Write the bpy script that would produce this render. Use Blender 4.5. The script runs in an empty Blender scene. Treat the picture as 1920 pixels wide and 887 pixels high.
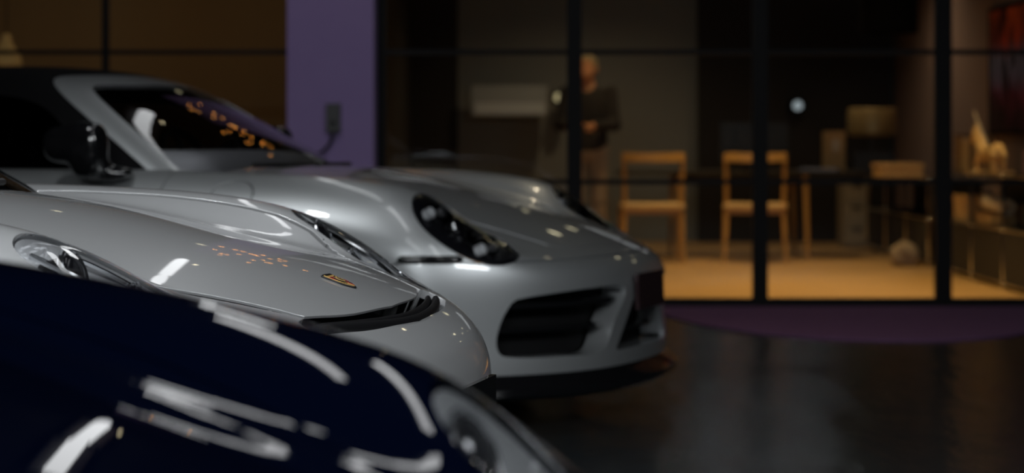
import bpy, bmesh, math, random
import numpy as np
from mathutils import Vector, Matrix
random.seed(7); rng = np.random.default_rng(7)
S = bpy.context.scene
COL = S.collection
PI = math.pi

# ---------------------------------------------------------------- camera, exposure, world, added fill lights
cam_d = bpy.data.cameras.new('camera'); cam = bpy.data.objects.new('camera', cam_d); COL.objects.link(cam)
cam.location = (0, 0, .98); cam.rotation_euler = (PI/2, 0, 0)
cam_d.sensor_width = 36; cam_d.lens = 75; cam_d.shift_y = -(443.5-268)/1920
cam_d.clip_start = .05; cam_d.clip_end = 80
cam_d.dof.use_dof = True; cam_d.dof.focus_distance = 4.12; cam_d.dof.aperture_fstop = 3.3
S.camera = cam
S.view_settings.view_transform = 'Standard'; S.view_settings.look = 'None'
S.view_settings.exposure = 0.0; S.view_settings.gamma = 1; S.view_settings.use_curve_mapping = False
w = bpy.data.worlds.new('world'); S.world = w; w.use_nodes = True
w.node_tree.nodes['Background'].inputs[0].default_value = (.5, .55, .65, 1)
w.node_tree.nodes['Background'].inputs[1].default_value = .004
S.cycles.max_bounces = 10; S.cycles.transparent_max_bounces = 16
S.cycles.sample_clamp_indirect = 4.0

TUBE_E = 5.6          # strength of the white ceiling tubes
BULB_E = 12.0           # strength of the warm fairy bulbs
SPOT_E = 6.0

def lamp(name, typ, loc, energy, color, rot=(0, 0, 0), **kw):
    d = bpy.data.lights.new(name, typ); d.energy = energy; d.color = color
    for k, v in kw.items(): setattr(d, k, v)
    o = bpy.data.objects.new(name, d); o.location = loc; o.rotation_euler = rot; COL.objects.link(o); return o
# unseen area lights added behind and beside the camera to brighten the cars
lamp('added_fill_area', 'AREA', (-1.6, -.6, 3.15), 255, (.93, .97, 1.0), (math.radians(28), 0, 0), shape='RECTANGLE', size=2.4, size_y=1.2)
lamp('added_fill_area', 'AREA', (2.6, 2.2, 3.15), 140, (.93, .97, 1.0), (math.radians(30), 0, math.radians(25)), shape='RECTANGLE', size=1.6, size_y=1.0)
SPOT_AIM = lambda a, b: (Vector(b)-Vector(a)).to_track_quat('-Z', 'Y').to_euler()
lamp('added_fill_spot', 'SPOT', (-1.9, 6.4, 3.12), 44, (.95, .98, 1.0), SPOT_AIM((-1.9, 6.4, 3.12), (-.5, 7.4, .7)), spot_size=1.25, spot_blend=.9, shadow_soft_size=.10)  # unseen spot added to brighten the cabriolet's near fender
lamp('added_fill_spot', 'SPOT', (-2.1, 3.5, 3.12), 210, (.95, .98, 1.0), SPOT_AIM((-2.1, 3.5, 3.12), (-.6, 4.3, .7)), spot_size=1.1, spot_blend=.9, shadow_soft_size=.10)  # unseen spot added to lift the grey car's hood
lamp('added_column_fill', 'SPOT', (-1.05, 9.6, 3.12), 56, (1, .96, 1), (math.radians(58), 0, 0), spot_size=.55, spot_blend=.7, shadow_soft_size=.08)  # unseen spot added because the purple column came out too dark
OFFICE_WARM = (1.0, .66, .26)

# ---------------------------------------------------------------- materials
def mat(name, color, rough=.5, metal=0.0, coat=0.0, spec=.5, emis=None, emis_s=0.0, coat_rough=.03, noise=None, bump=0.0, bscale=40.):
    m = bpy.data.materials.new(name); m.use_nodes = True
    nt = m.node_tree; b = nt.nodes['Principled BSDF']
    b.inputs['Base Color'].default_value = (*color, 1); b.inputs['Roughness'].default_value = rough
    b.inputs['Metallic'].default_value = metal; b.inputs['Coat Weight'].default_value = coat
    b.inputs['Coat Roughness'].default_value = coat_rough; b.inputs['Specular IOR Level'].default_value = spec
    if emis: b.inputs['Emission Color'].default_value = (*emis, 1); b.inputs['Emission Strength'].default_value = emis_s
    if noise or bump:
        tc = nt.nodes.new('ShaderNodeTexCoord'); n = nt.nodes.new('ShaderNodeTexNoise')
        n.inputs['Scale'].default_value = bscale; n.inputs['Detail'].default_value = 4
        nt.links.new(tc.outputs['Object'], n.inputs['Vector'])
        if noise:
            r = nt.nodes.new('ShaderNodeMix'); r.data_type = 'RGBA'
            r.inputs['A'].default_value = (*color, 1); r.inputs['B'].default_value = (*noise, 1)
            nt.links.new(n.outputs['Fac'], r.inputs['Factor']); nt.links.new(r.outputs['Result'], b.inputs['Base Color'])
        if bump:
            bp = nt.nodes.new('ShaderNodeBump'); bp.inputs['Strength'].default_value = bump; bp.inputs['Distance'].default_value = .01
            nt.links.new(n.outputs['Fac'], bp.inputs['Height']); nt.links.new(bp.outputs['Normal'], b.inputs['Normal'])
    return m

def glass_mat(name, tint=(1, 1, 1), ior=1.5, boost=1.0, rough=0.0):
    m = bpy.data.materials.new(name); m.use_nodes = True; nt = m.node_tree; nt.nodes.clear()
    o = nt.nodes.new('ShaderNodeOutputMaterial'); mx = nt.nodes.new('ShaderNodeMixShader')
    t = nt.nodes.new('ShaderNodeBsdfTransparent'); t.inputs[0].default_value = (*tint, 1)
    g = nt.nodes.new('ShaderNodeBsdfGlossy'); g.inputs['Roughness'].default_value = rough
    g.inputs['Color'].default_value = (boost, boost, boost, 1)
    fr = nt.nodes.new('ShaderNodeFresnel'); fr.inputs[0].default_value = ior
    nt.links.new(fr.outputs[0], mx.inputs[0]); nt.links.new(t.outputs[0], mx.inputs[1]); nt.links.new(g.outputs[0], mx.inputs[2])
    nt.links.new(mx.outputs[0], o.inputs[0]); return m

def emit_mat(name, color, s):
    m = bpy.data.materials.new(name); m.use_nodes = True; nt = m.node_tree; nt.nodes.clear()
    o = nt.nodes.new('ShaderNodeOutputMaterial'); e = nt.nodes.new('ShaderNodeEmission')
    e.inputs[0].default_value = (*color, 1); e.inputs[1].default_value = s
    nt.links.new(e.outputs[0], o.inputs[0]); return m

M = {}
M['silver'] = mat('silver_paint', (.50, .52, .53), .40, .68, 1.0)
M['grey'] = mat('grey_paint', (.47, .478, .488), .42, .45, 1.0)
M['blue'] = mat('dark_blue_paint', (.0006, .0016, .0072), .55, .0, 1.0, spec=.0, coat_rough=.02)
M['gloss_black'] = mat('gloss_black', (.006, .006, .007), .15, 0, 1.0)
M['black'] = mat('satin_black', (.008, .008, .009), .42)
M['matte_black'] = mat('matte_black', (.004, .004, .0045), .8, spec=.2)
M['slat_black'] = mat('louvre_black', (.007, .007, .008), .45, spec=.3)
M['fabric'] = mat('soft_top_fabric', (.0035, .0035, .004), .95, spec=.15, bump=.25, bscale=400)
M['rubber'] = mat('rubber', (.012, .012, .012), .75)
M['rim'] = mat('dark_rim', (.05, .05, .055), .3, .9)
M['chrome'] = mat('chrome', (.75, .76, .78), .12, 1.0)
M['lamp_grey'] = mat('lamp_reflector', (.82, .83, .85), .4, .1)
M['lamp_mid'] = mat('lamp_reflector_grey', (.36, .37, .38), .3, .4)
M['lamp_dark'] = mat('lamp_housing_dark', (.010, .010, .013), .18, .2)
M['glass'] = glass_mat('window_glass', (.90, .92, .92), 1.45)
M['screen'] = glass_mat('windscreen_glass', (.80, .83, .83), 1.55)
M['tint'] = glass_mat('tinted_side_glass', (.10, .10, .11), 1.5)
M['lens'] = glass_mat('headlight_lens', (.93, .94, .95), 1.5)
M['red_lens'] = mat('tail_lamp_red', (.25, .004, .006), .15, 0, 1.0)
M['plate'] = mat('plate_holder', (.030, .016, .018), .18, 0, .6)
M['dash'] = mat('pale_dashboard', (.80, .77, .82), .55)
M['seat'] = mat('car_seat_leather', (.015, .014, .014), .5)
M['gold'] = mat('crest_gold', (.62, .40, .13), .35, .35)
M['crest_red'] = mat('crest_red', (.30, .012, .012), .3)
M['amber'] = mat('amber_lens', (.5, .16, .02), .2)

# ---------------------------------------------------------------- helpers: tags and objects
def tag(o, label=None, cat=None, group=None, kind=None):
    if label: o['label'] = label
    if cat: o['category'] = cat
    if group: o['group'] = group
    if kind: o['kind'] = kind
    return o
def empty(name, loc, rz=0):
    o = bpy.data.objects.new(name, None); o.location = loc; o.rotation_euler = (0, 0, rz); o.empty_display_size = .1
    COL.objects.link(o); return o
def link(name, me, m, parent=None, loc=(0, 0, 0), rot=(0, 0, 0)):
    o = bpy.data.objects.new(name, me); COL.objects.link(o)
    for mm in (m if isinstance(m, (list, tuple)) else [m]): me.materials.append(mm)
    o.parent = parent; o.location = loc; o.rotation_euler = rot; return o
def copy_tree(o, parent=None):
    c = o.copy(); COL.objects.link(c); c.parent = parent
    for ch in [x for x in bpy.data.objects if x.parent == o]: copy_tree(ch, c)
    return c
def finish(bm, name, m, parent=None, smooth=True, angle=40, bevel=0, loc=(0, 0, 0), rot=(0, 0, 0)):
    if bevel:
        es = [e for e in bm.edges if len(e.link_faces) == 2 and e.calc_face_angle(0) > .6]
        bmesh.ops.bevel(bm, geom=es, offset=bevel, segments=2, affect='EDGES', profile=.6, clamp_overlap=True)
    bmesh.ops.recalc_face_normals(bm, faces=bm.faces[:])
    me = bpy.data.meshes.new(name); bm.to_mesh(me); bm.free()
    if smooth:
        me.polygons.foreach_set('use_smooth', [True]*len(me.polygons)); me.set_sharp_from_angle(angle=math.radians(angle))
    return link(name, me, m, parent, loc, rot)
def add_box(bm, c, s, rz=0, taper=1.0):
    vs = []
    R = Matrix.Rotation(rz, 3, 'Z')
    for z in (-1, 1):
        k = taper if z < 0 else 1.0
        for x, y in ((-1, -1), (1, -1), (1, 1), (-1, 1)):
            vs.append(bm.verts.new(Vector(c)+R @ Vector((x*s[0]/2*k, y*s[1]/2*k, z*s[2]/2))))
    for q in ((3, 2, 1, 0), (4, 5, 6, 7), (0, 1, 5, 4), (1, 2, 6, 5), (2, 3, 7, 6), (3, 0, 4, 7)): bm.faces.new([vs[i] for i in q])
def frames(path):
    P = [Vector(p) for p in path]; out = []
    t0 = (P[1]-P[0]).normalized(); up = Vector((0, 0, 1)) if abs(t0.z) < .9 else Vector((1, 0, 0))
    n = (up-t0*up.dot(t0)).normalized()
    for i, p in enumerate(P):
        t = (P[min(i+1, len(P)-1)]-P[max(i-1, 0)]).normalized()
        n = (n-t*n.dot(t)).normalized(); out.append((p, n, t.cross(n)))
    return out
def add_tube(bm, path, r, seg=12, cap=True, ell=1.0):
    rs = r if isinstance(r, (list, tuple)) else [r]*len(path)
    rings = []
    for (p, n, b), rr in zip(frames(path), rs):
        rings.append([bm.verts.new(p+n*(rr*math.cos(2*PI*k/seg))+b*(rr*ell*math.sin(2*PI*k/seg))) for k in range(seg)])
    for a, c in zip(rings, rings[1:]):
        for k in range(seg): bm.faces.new((a[k], a[(k+1) % seg], c[(k+1) % seg], c[k]))
    if cap: bm.faces.new(rings[0][::-1]); bm.faces.new(rings[-1])
def add_lathe(bm, prof, c=(0, 0, 0), axis='Z', seg=32, cap=False):
    rings = []
    for r, h in prof:
        ring = []
        for k in range(seg):
            a = 2*PI*k/seg; u, v = r*math.cos(a), r*math.sin(a)
            p = {'Z': (u, v, h), 'Y': (u, h, v), 'X': (h, u, v)}[axis]
            ring.append(bm.verts.new(Vector(c)+Vector(p)))
        rings.append(ring)
    for a, b in zip(rings, rings[1:]):
        for k in range(seg): bm.faces.new((a[k], a[(k+1) % seg], b[(k+1) % seg], b[k]))
    if cap:
        for ring in (rings[0], rings[-1]): bm.faces.new(ring)
def add_sweep(bm, path, prof, out):
    """sweep a closed 2D profile (n, z) along a path; out(i) is the horizontal unit vector for n"""
    rings = [[bm.verts.new(Vector(p)+Vector(out[i])*a+Vector((0, 0, b))) for a, b in prof] for i, p in enumerate(path)]
    k = len(prof)
    for a, c in zip(rings, rings[1:]):
        for i in range(k): bm.faces.new((a[i], a[(i+1) % k], c[(i+1) % k], c[i]))
    bm.faces.new(rings[0]); bm.faces.new(rings[-1][::-1])
def box(name, c, s, m, parent=None, bevel=.004, rz=0):
    bm = bmesh.new(); add_box(bm, (0, 0, 0), s); return finish(bm, name, m, parent, bevel=bevel, loc=c, rot=(0, 0, rz))
def tube(name, path, r, m, parent=None, seg=12, ell=1.0):
    bm = bmesh.new(); add_tube(bm, path, r, seg, ell=ell); return finish(bm, name, m, parent)

# ---------------------------------------------------------------- helpers: smooth implicit surfaces
def spl(pts):
    """natural cubic spline through (x, y) pairs, linear outside"""
    pts = sorted(pts); X = np.array([p[0] for p in pts], float); Y = np.array([p[1] for p in pts], float); n = len(X)
    A = np.zeros((n, n)); b = np.zeros(n); A[0, 0] = A[-1, -1] = 1; h = np.diff(X)
    for i in range(1, n-1):
        A[i, i-1] = h[i-1]; A[i, i] = 2*(h[i-1]+h[i]); A[i, i+1] = h[i]; b[i] = 6*((Y[i+1]-Y[i])/h[i]-(Y[i]-Y[i-1])/h[i-1])
    m = np.linalg.solve(A, b)
    s0 = (Y[1]-Y[0])/h[0]-h[0]*m[1]/6; s1 = (Y[-1]-Y[-2])/h[-1]+h[-1]*m[-2]/6
    def f(x):
        x = np.asarray(x, float); xc = np.clip(x, X[0], X[-1])
        i = np.clip(np.searchsorted(X, xc)-1, 0, n-2); a = X[i+1]-xc; c = xc-X[i]; hh = h[i]
        v = (m[i]*a**3+m[i+1]*c**3)/(6*hh)+(Y[i]/hh-m[i]*hh/6)*a+(Y[i+1]/hh-m[i+1]*hh/6)*c
        return v+np.minimum(x-X[0], 0)*s0+np.maximum(x-X[-1], 0)*s1
    return f
def smax(a, b, k):
    h = np.maximum(k-np.abs(a-b), 0)/k
    return np.maximum(a, b)+h*h*h*k/6
def smin(a, b, k): return -smax(-a, -b, k)
def grad(f, P, e=8e-4):
    x, y, z = P.T
    return np.stack([f(x+e, y, z)-f(x-e, y, z), f(x, y+e, z)-f(x, y-e, z), f(x, y, z+e)-f(x, y, z-e)], 1)/(2*e)
def unit(v): return v/np.maximum(np.linalg.norm(v, axis=1, keepdims=True), 1e-12)

class Surf:
    """triangle surface with exact normals"""
    def __init__(s, V, N, T): s.V, s.N, s.T = V, N, T; s.WV = []; s.WN = []; s.WT = []
    def g(s, fn): return fn(s.V[:, 0], s.V[:, 1], s.V[:, 2])
    def compact(s):
        u, inv = np.unique(s.T, return_inverse=True)
        return Surf(s.V[u], s.N[u], inv.reshape(-1, 3).astype(np.int64)) if len(s.T) else Surf(np.zeros((0, 3)), np.zeros((0, 3)), np.zeros((0, 3), int))
    def clip(s, g):
        """keep the part with g < 0, cut exactly along g = 0"""
        g = np.where(np.abs(g) < 1e-7, 1e-7, g); ins = g < 0; cnt = ins[s.T].sum(1)
        T = [s.T[cnt == 3]]; V = []; N = []; cache = {}; base = len(s.V); new = []
        def cut(i, j):
            k = (i, j) if i < j else (j, i)
            if k not in cache:
                t = g[k[0]]/(g[k[0]]-g[k[1]]); cache[k] = base+len(V)
                V.append(s.V[k[0]]*(1-t)+s.V[k[1]]*t); n = s.N[k[0]]*(1-t)+s.N[k[1]]*t; N.append(n/max(np.linalg.norm(n), 1e-9))
            return cache[k]
        for tri in s.T[(cnt == 1) | (cnt == 2)].tolist():
            q = []
            for a in range(3):
                i, j = tri[a], tri[(a+1) % 3]
                if ins[i]: q.append(i)
                if ins[i] != ins[j]: q.append(cut(i, j))
            new.append((q[0], q[1], q[2]))
            if len(q) == 4: new.append((q[0], q[2], q[3]))
        if new: T.append(np.array(new))
        r = Surf(np.vstack([s.V]+([np.array(V)] if V else [])), np.vstack([s.N]+([np.array(N)] if N else [])), np.vstack(T)).compact()
        return r
    def split(s, g, gap=.004): return s.clip(g+gap/2), s.clip(-g+gap/2)
    def rim(s, depth, where=None):
        """walls that drop inward from the open edges"""
        E = np.vstack([s.T[:, [0, 1]], s.T[:, [1, 2]], s.T[:, [2, 0]]])
        key = np.sort(E, 1); _, idx, c = np.unique(key, axis=0, return_index=True, return_counts=True)
        B = E[idx[c == 1]]
        if where is not None and len(B):
            mid = (s.V[B[:, 0]]+s.V[B[:, 1]])/2; B = B[where(mid[:, 0], mid[:, 1], mid[:, 2])]
        if not len(B): return s
        u, inv = np.unique(B, return_inverse=True); inv = inv.reshape(-1, 2)
        P = s.V[u]; Nn = s.N[u]; e = s.V[B[:, 1]]-s.V[B[:, 0]]
        wn = np.zeros_like(P); cr = np.cross(e, s.N[B[:, 0]])
        np.add.at(wn, inv[:, 0], cr); np.add.at(wn, inv[:, 1], cr); wn = unit(wn)
        # a small rounded lip, then the wall
        r = min(.0015, depth*.4)
        L = [(P, unit(Nn*.75+wn*.65)), (P-Nn*r+wn*r*.4, wn), (P-Nn*depth+wn*r*.4, wn)]
        k = len(u)
        for li in range(2):
            off = sum(len(v) for v in s.WV)
            s.WV += [L[li][0], L[li+1][0]]; s.WN += [L[li][1], L[li+1][1]]
            a, b = inv[:, 0]+off, inv[:, 1]+off
            s.WT += [np.stack([b, a, a+k], 1), np.stack([b, a+k, b+k], 1)]
        return s
    def offset(s, d): return Surf(s.V+s.N*(d if np.isscalar(d) else d[:, None]), s.N, s.T)
    def mesh(s, name):
        V = np.vstack([s.V]+s.WV); N = np.vstack([s.N]+s.WN); T = np.vstack([s.T]+[t+len(s.V) for t in s.WT])
        me = bpy.data.meshes.new(name); me.from_pydata(V.tolist(), [], T.tolist())
        me.polygons.foreach_set('use_smooth', [True]*len(T))
        me.normals_split_custom_set_from_vertices([tuple(n) for n in N]); return me
    def obj(s, name, m, parent=None): return link(name, s.mesh(name), m, parent)

def extract(f, gx, gy, gz, it=4):
    """surface nets on a (non-uniform) grid, then projected onto f = 0"""
    gx, gy, gz = map(np.asarray, (gx, gy, gz)); F = f(gx[:, None, None], gy[None, :, None], gz[None, None, :])
    F = np.broadcast_to(F, (len(gx), len(gy), len(gz))); I = F < 0; n = tuple(k-1 for k in F.shape)
    acc = np.zeros(n+(3,)); cnt = np.zeros(n)
    G = (gx, gy, gz); 
    for ax in range(3):
        o = [a for a in range(3) if a != ax]
        s0 = [slice(None)]*3; s1 = [slice(None)]*3; s0[ax] = slice(0, -1); s1[ax] = slice(1, None)
        A, B = F[tuple(s0)], F[tuple(s1)]; idx = np.argwhere((A < 0) != (B < 0))
        a = A[tuple(idx.T)]; b = B[tuple(idx.T)]; t = a/(a-b)
        P = np.stack([G[k][idx[:, k]] for k in range(3)], 1).astype(float)
        P[:, ax] += t*(G[ax][idx[:, ax]+1]-G[ax][idx[:, ax]])
        for d0 in (0, 1):
            for d1 in (0, 1):
                c = idx.copy(); c[:, o[0]] -= d0; c[:, o[1]] -= d1
                ok = np.all((c >= 0) & (c < np.array(n)), 1)
                np.add.at(acc, tuple(c[ok].T), P[ok]); np.add.at(cnt, tuple(c[ok].T), 1)
    cells = np.argwhere(cnt > 0); ids = -np.ones(n, int); ids[tuple(cells.T)] = np.arange(len(cells))
    V = acc[tuple(cells.T)]/cnt[tuple(cells.T)][:, None]
    Q = []
    for ax in range(3):
        o = [a for a in range(3) if a != ax]
        s0 = [slice(None)]*3; s1 = [slice(None)]*3; s0[ax] = slice(0, -1); s1[ax] = slice(1, None)
        idx = np.argwhere(I[tuple(s0)] != I[tuple(s1)])
        ok = np.all([(idx[:, a] > 0) & (idx[:, a] < n[a]) for a in o], 0); idx = idx[ok]
        q = []
        for d0, d1 in ((0, 0), (1, 0), (1, 1), (0, 1)):
            c = idx.copy(); c[:, o[0]] -= d0; c[:, o[1]] -= d1; q.append(ids[tuple(c.T)])
        Q.append(np.stack(q, 1))
    Q = np.vstack(Q)
    for _ in range(it):
        gr = grad(f, V); v = f(V[:, 0], V[:, 1], V[:, 2]); st = -gr*(v/np.maximum((gr**2).sum(1), 1e-6))[:, None]
        l = np.linalg.norm(st, axis=1, keepdims=True); V = V+st*np.minimum(1, .03/np.maximum(l, 1e-9))
    N = unit(grad(f, V))
    T = np.vstack([Q[:, [0, 1, 2]], Q[:, [0, 2, 3]]])
    fn = np.cross(V[T[:, 1]]-V[T[:, 0]], V[T[:, 2]]-V[T[:, 0]]); fl = (fn*N[T].sum(1)).sum(1) < 0
    T[fl] = T[fl][:, ::-1]
    return Surf(V, N, T)
def ar(a, b, d): return np.linspace(a, b, max(2, int(round((b-a)/d))+1))
def blob(name, f, lo, hi, d, m, parent=None):
    return extract(f, ar(lo[0], hi[0], d), ar(lo[1], hi[1], d), ar(lo[2], hi[2], d)).obj(name, m, parent)
def capsule(a, b, ra, rb=None):
    a = np.array(a, float); b = np.array(b, float); rb = ra if rb is None else rb; d = b-a; dd = max(d@d, 1e-9)
    def f(x, y, z):
        t = np.clip(((x-a[0])*d[0]+(y-a[1])*d[1]+(z-a[2])*d[2])/dd, 0, 1)
        return np.sqrt((x-a[0]-t*d[0])**2+(y-a[1]-t*d[1])**2+(z-a[2]-t*d[2])**2)-(ra+(rb-ra)*t)
    return f
def ellips(c, r, p=2.0):
    def f(x, y, z):
        q = (np.abs((x-c[0])/r[0])**p+np.abs((y-c[1])/r[1])**p+np.abs((z-c[2])/r[2])**p)**(1/p)
        return (q-1)*min(r)
    return f
def union(fs, k):
    def f(x, y, z):
        v = fs[0](x, y, z)
        for g in fs[1:]: v = smin(v, g(x, y, z), k)
        return v
    return f
def smooth_poly(pts, n=10):
    """closed Catmull-Rom through 2D points"""
    P = np.array(pts, float); k = len(P); out = []
    for i in range(k):
        p0, p1, p2, p3 = P[i-1], P[i], P[(i+1) % k], P[(i+2) % k]
        for t in np.arange(n)/n:
            out.append(.5*((2*p1)+(-p0+p2)*t+(2*p0-5*p1+4*p2-p3)*t*t+(-p0+3*p1-3*p2+p3)*t**3))
    return np.array(out)
def poly_sdf(poly, u, v):
    """signed distance to a closed polygon, negative inside"""
    P = np.asarray(poly); u = np.asarray(u); v = np.asarray(v); d = np.full(u.shape, 1e9); ins = np.zeros(u.shape, bool)
    for (ax, ay), (bx, by) in zip(P, np.roll(P, -1, 0)):
        ex, ey = bx-ax, by-ay; t = np.clip(((u-ax)*ex+(v-ay)*ey)/max(ex*ex+ey*ey, 1e-12), 0, 1)
        d = np.minimum(d, (u-ax-t*ex)**2+(v-ay-t*ey)**2)
        c = (ay > v) != (by > v)
        with np.errstate(divide='ignore', invalid='ignore'): ins ^= c & (u < ex*(v-ay)/(by-ay if by != ay else 1e-12)+ax)
    return np.where(ins, -1, 1)*np.sqrt(d)

# ---------------------------------------------------------------- cars
REAR = -2.45
def body_fn(P):
    C, H, YC, W = (spl(P[k]) for k in ('crest', 'hood', 'yc', 'width')); xn = P['nose']; ZP = spl(P['zprof'])
    k1, k2 = P.get('plan', (.25, .65)); ri, ro = P.get('ridge', (.20, .17))
    def f(x, y, z):
        ay = np.sqrt(y*y+1e-5); hood = H(x)-P.get('crown', .12)*y*y
        dy = ay-YC(x); ridge = C(x)-np.where(dy < 0, dy*dy/(2*ri), dy*dy/(2*ro))
        top = (z-smax(hood, ridge, .05))*.88
        side = ay-(W(x)-.30*np.maximum(z-.58, 0)**2*2-.5*np.maximum(.36-z, 0)**2)
        front = x-(xn-k1*y*y-k2*y**4+ZP(z))
        back = (-x-(3.44-.25*y*y-.45*y**4-.25*np.maximum(z-.62, 0)))
        bot = P['bottom']-z
        v = smax(top, side, .11); v = smax(v, front, P.get('kf', .07)); v = smax(v, back, .08)
        return smax(v, bot, .03)
    return f
def cabin_fn(P):
    R = spl(P['roof']); xs = P['ws']
    def parts(x, y, z):
        y = np.asarray(y)
        fr = (x-(xs+.20*(1-(y/.70)**2)-1.92*(z-.877)))/2.17
        rf = (z-R(x)+.10*y*y)
        sd = (np.abs(y)-(.725-.53*(z-.877)-.2*np.maximum(z-1.05, 0)**2))/1.13
        bk = (-x-(P['cab_rear']-P['cab_slope']*(z-.9)))/1.6
        return fr, rf, sd, bk
    def f(x, y, z):
        fr, rf, sd, bk = parts(x, y, z)
        v = smax(fr, sd, .09); v = smax(v, rf, .13); v = smax(v, bk, .10)
        return smax(v, .80-z, .01)
    return f, parts
def solve_top(f, x, y):
    x = np.asarray(x, float); y = np.asarray(y, float); lo = np.full(x.shape, .2); hi = np.full(x.shape, 1.4)
    for _ in range(40):
        m = (lo+hi)/2; s = f(x, y, m) < 0; lo = np.where(s, m, lo); hi = np.where(s, hi, m)
    return lo
def solve_front(f, y, z):
    y = np.asarray(y, float); z = np.asarray(z, float)+0*y; lo = np.full(y.shape, .0); hi = np.full(y.shape, 1.3)
    for _ in range(40):
        m = (lo+hi)/2; s = f(m, y, z) < 0; lo = np.where(s, m, lo); hi = np.where(s, hi, m)
    return lo
def solve_side(f, x, z, sg):
    lo, hi = .3, 1.1
    for _ in range(40):
        m = (lo+hi)/2
        if f(np.array(x), np.array(sg*m), np.array(z)) < 0: lo = m
        else: hi = m
    return sg*lo

def wheel(parent, x, sg):
    bm = bmesh.new()
    add_lathe(bm, [(.225, -.12), (.30, -.125), (.335, -.11), (.342, -.08), (.342, .08), (.335, .11), (.30, .125), (.225, .12), (.225, -.12)], axis='Y', seg=48)
    t = finish(bm, 'tyre', M['rubber'], parent, loc=(x, sg*.77, .343))
    bm = bmesh.new(); o = sg*.10
    add_lathe(bm, [(.226, -sg*.11), (.226, o+sg*.02), (.205, o+sg*.018), (.20, o-sg*.02), (.19, -sg*.10)], axis='Y', seg=48)
    add_lathe(bm, [(.001, o), (.045, o), (.055, o-sg*.03)], axis='Y', seg=24)
    for k in range(5):
        for d in (-.09, .09):
            a = 2*PI*k/5+d; b = 2*PI*k/5+d*.5
            add_tube(bm, [(.05*math.cos(b), o-sg*.01, .05*math.sin(b)), (.21*math.cos(a), o+sg*.005, .21*math.sin(a))], [.016, .012], 8)
    finish(bm, 'rim', M['rim'], t)

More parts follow.
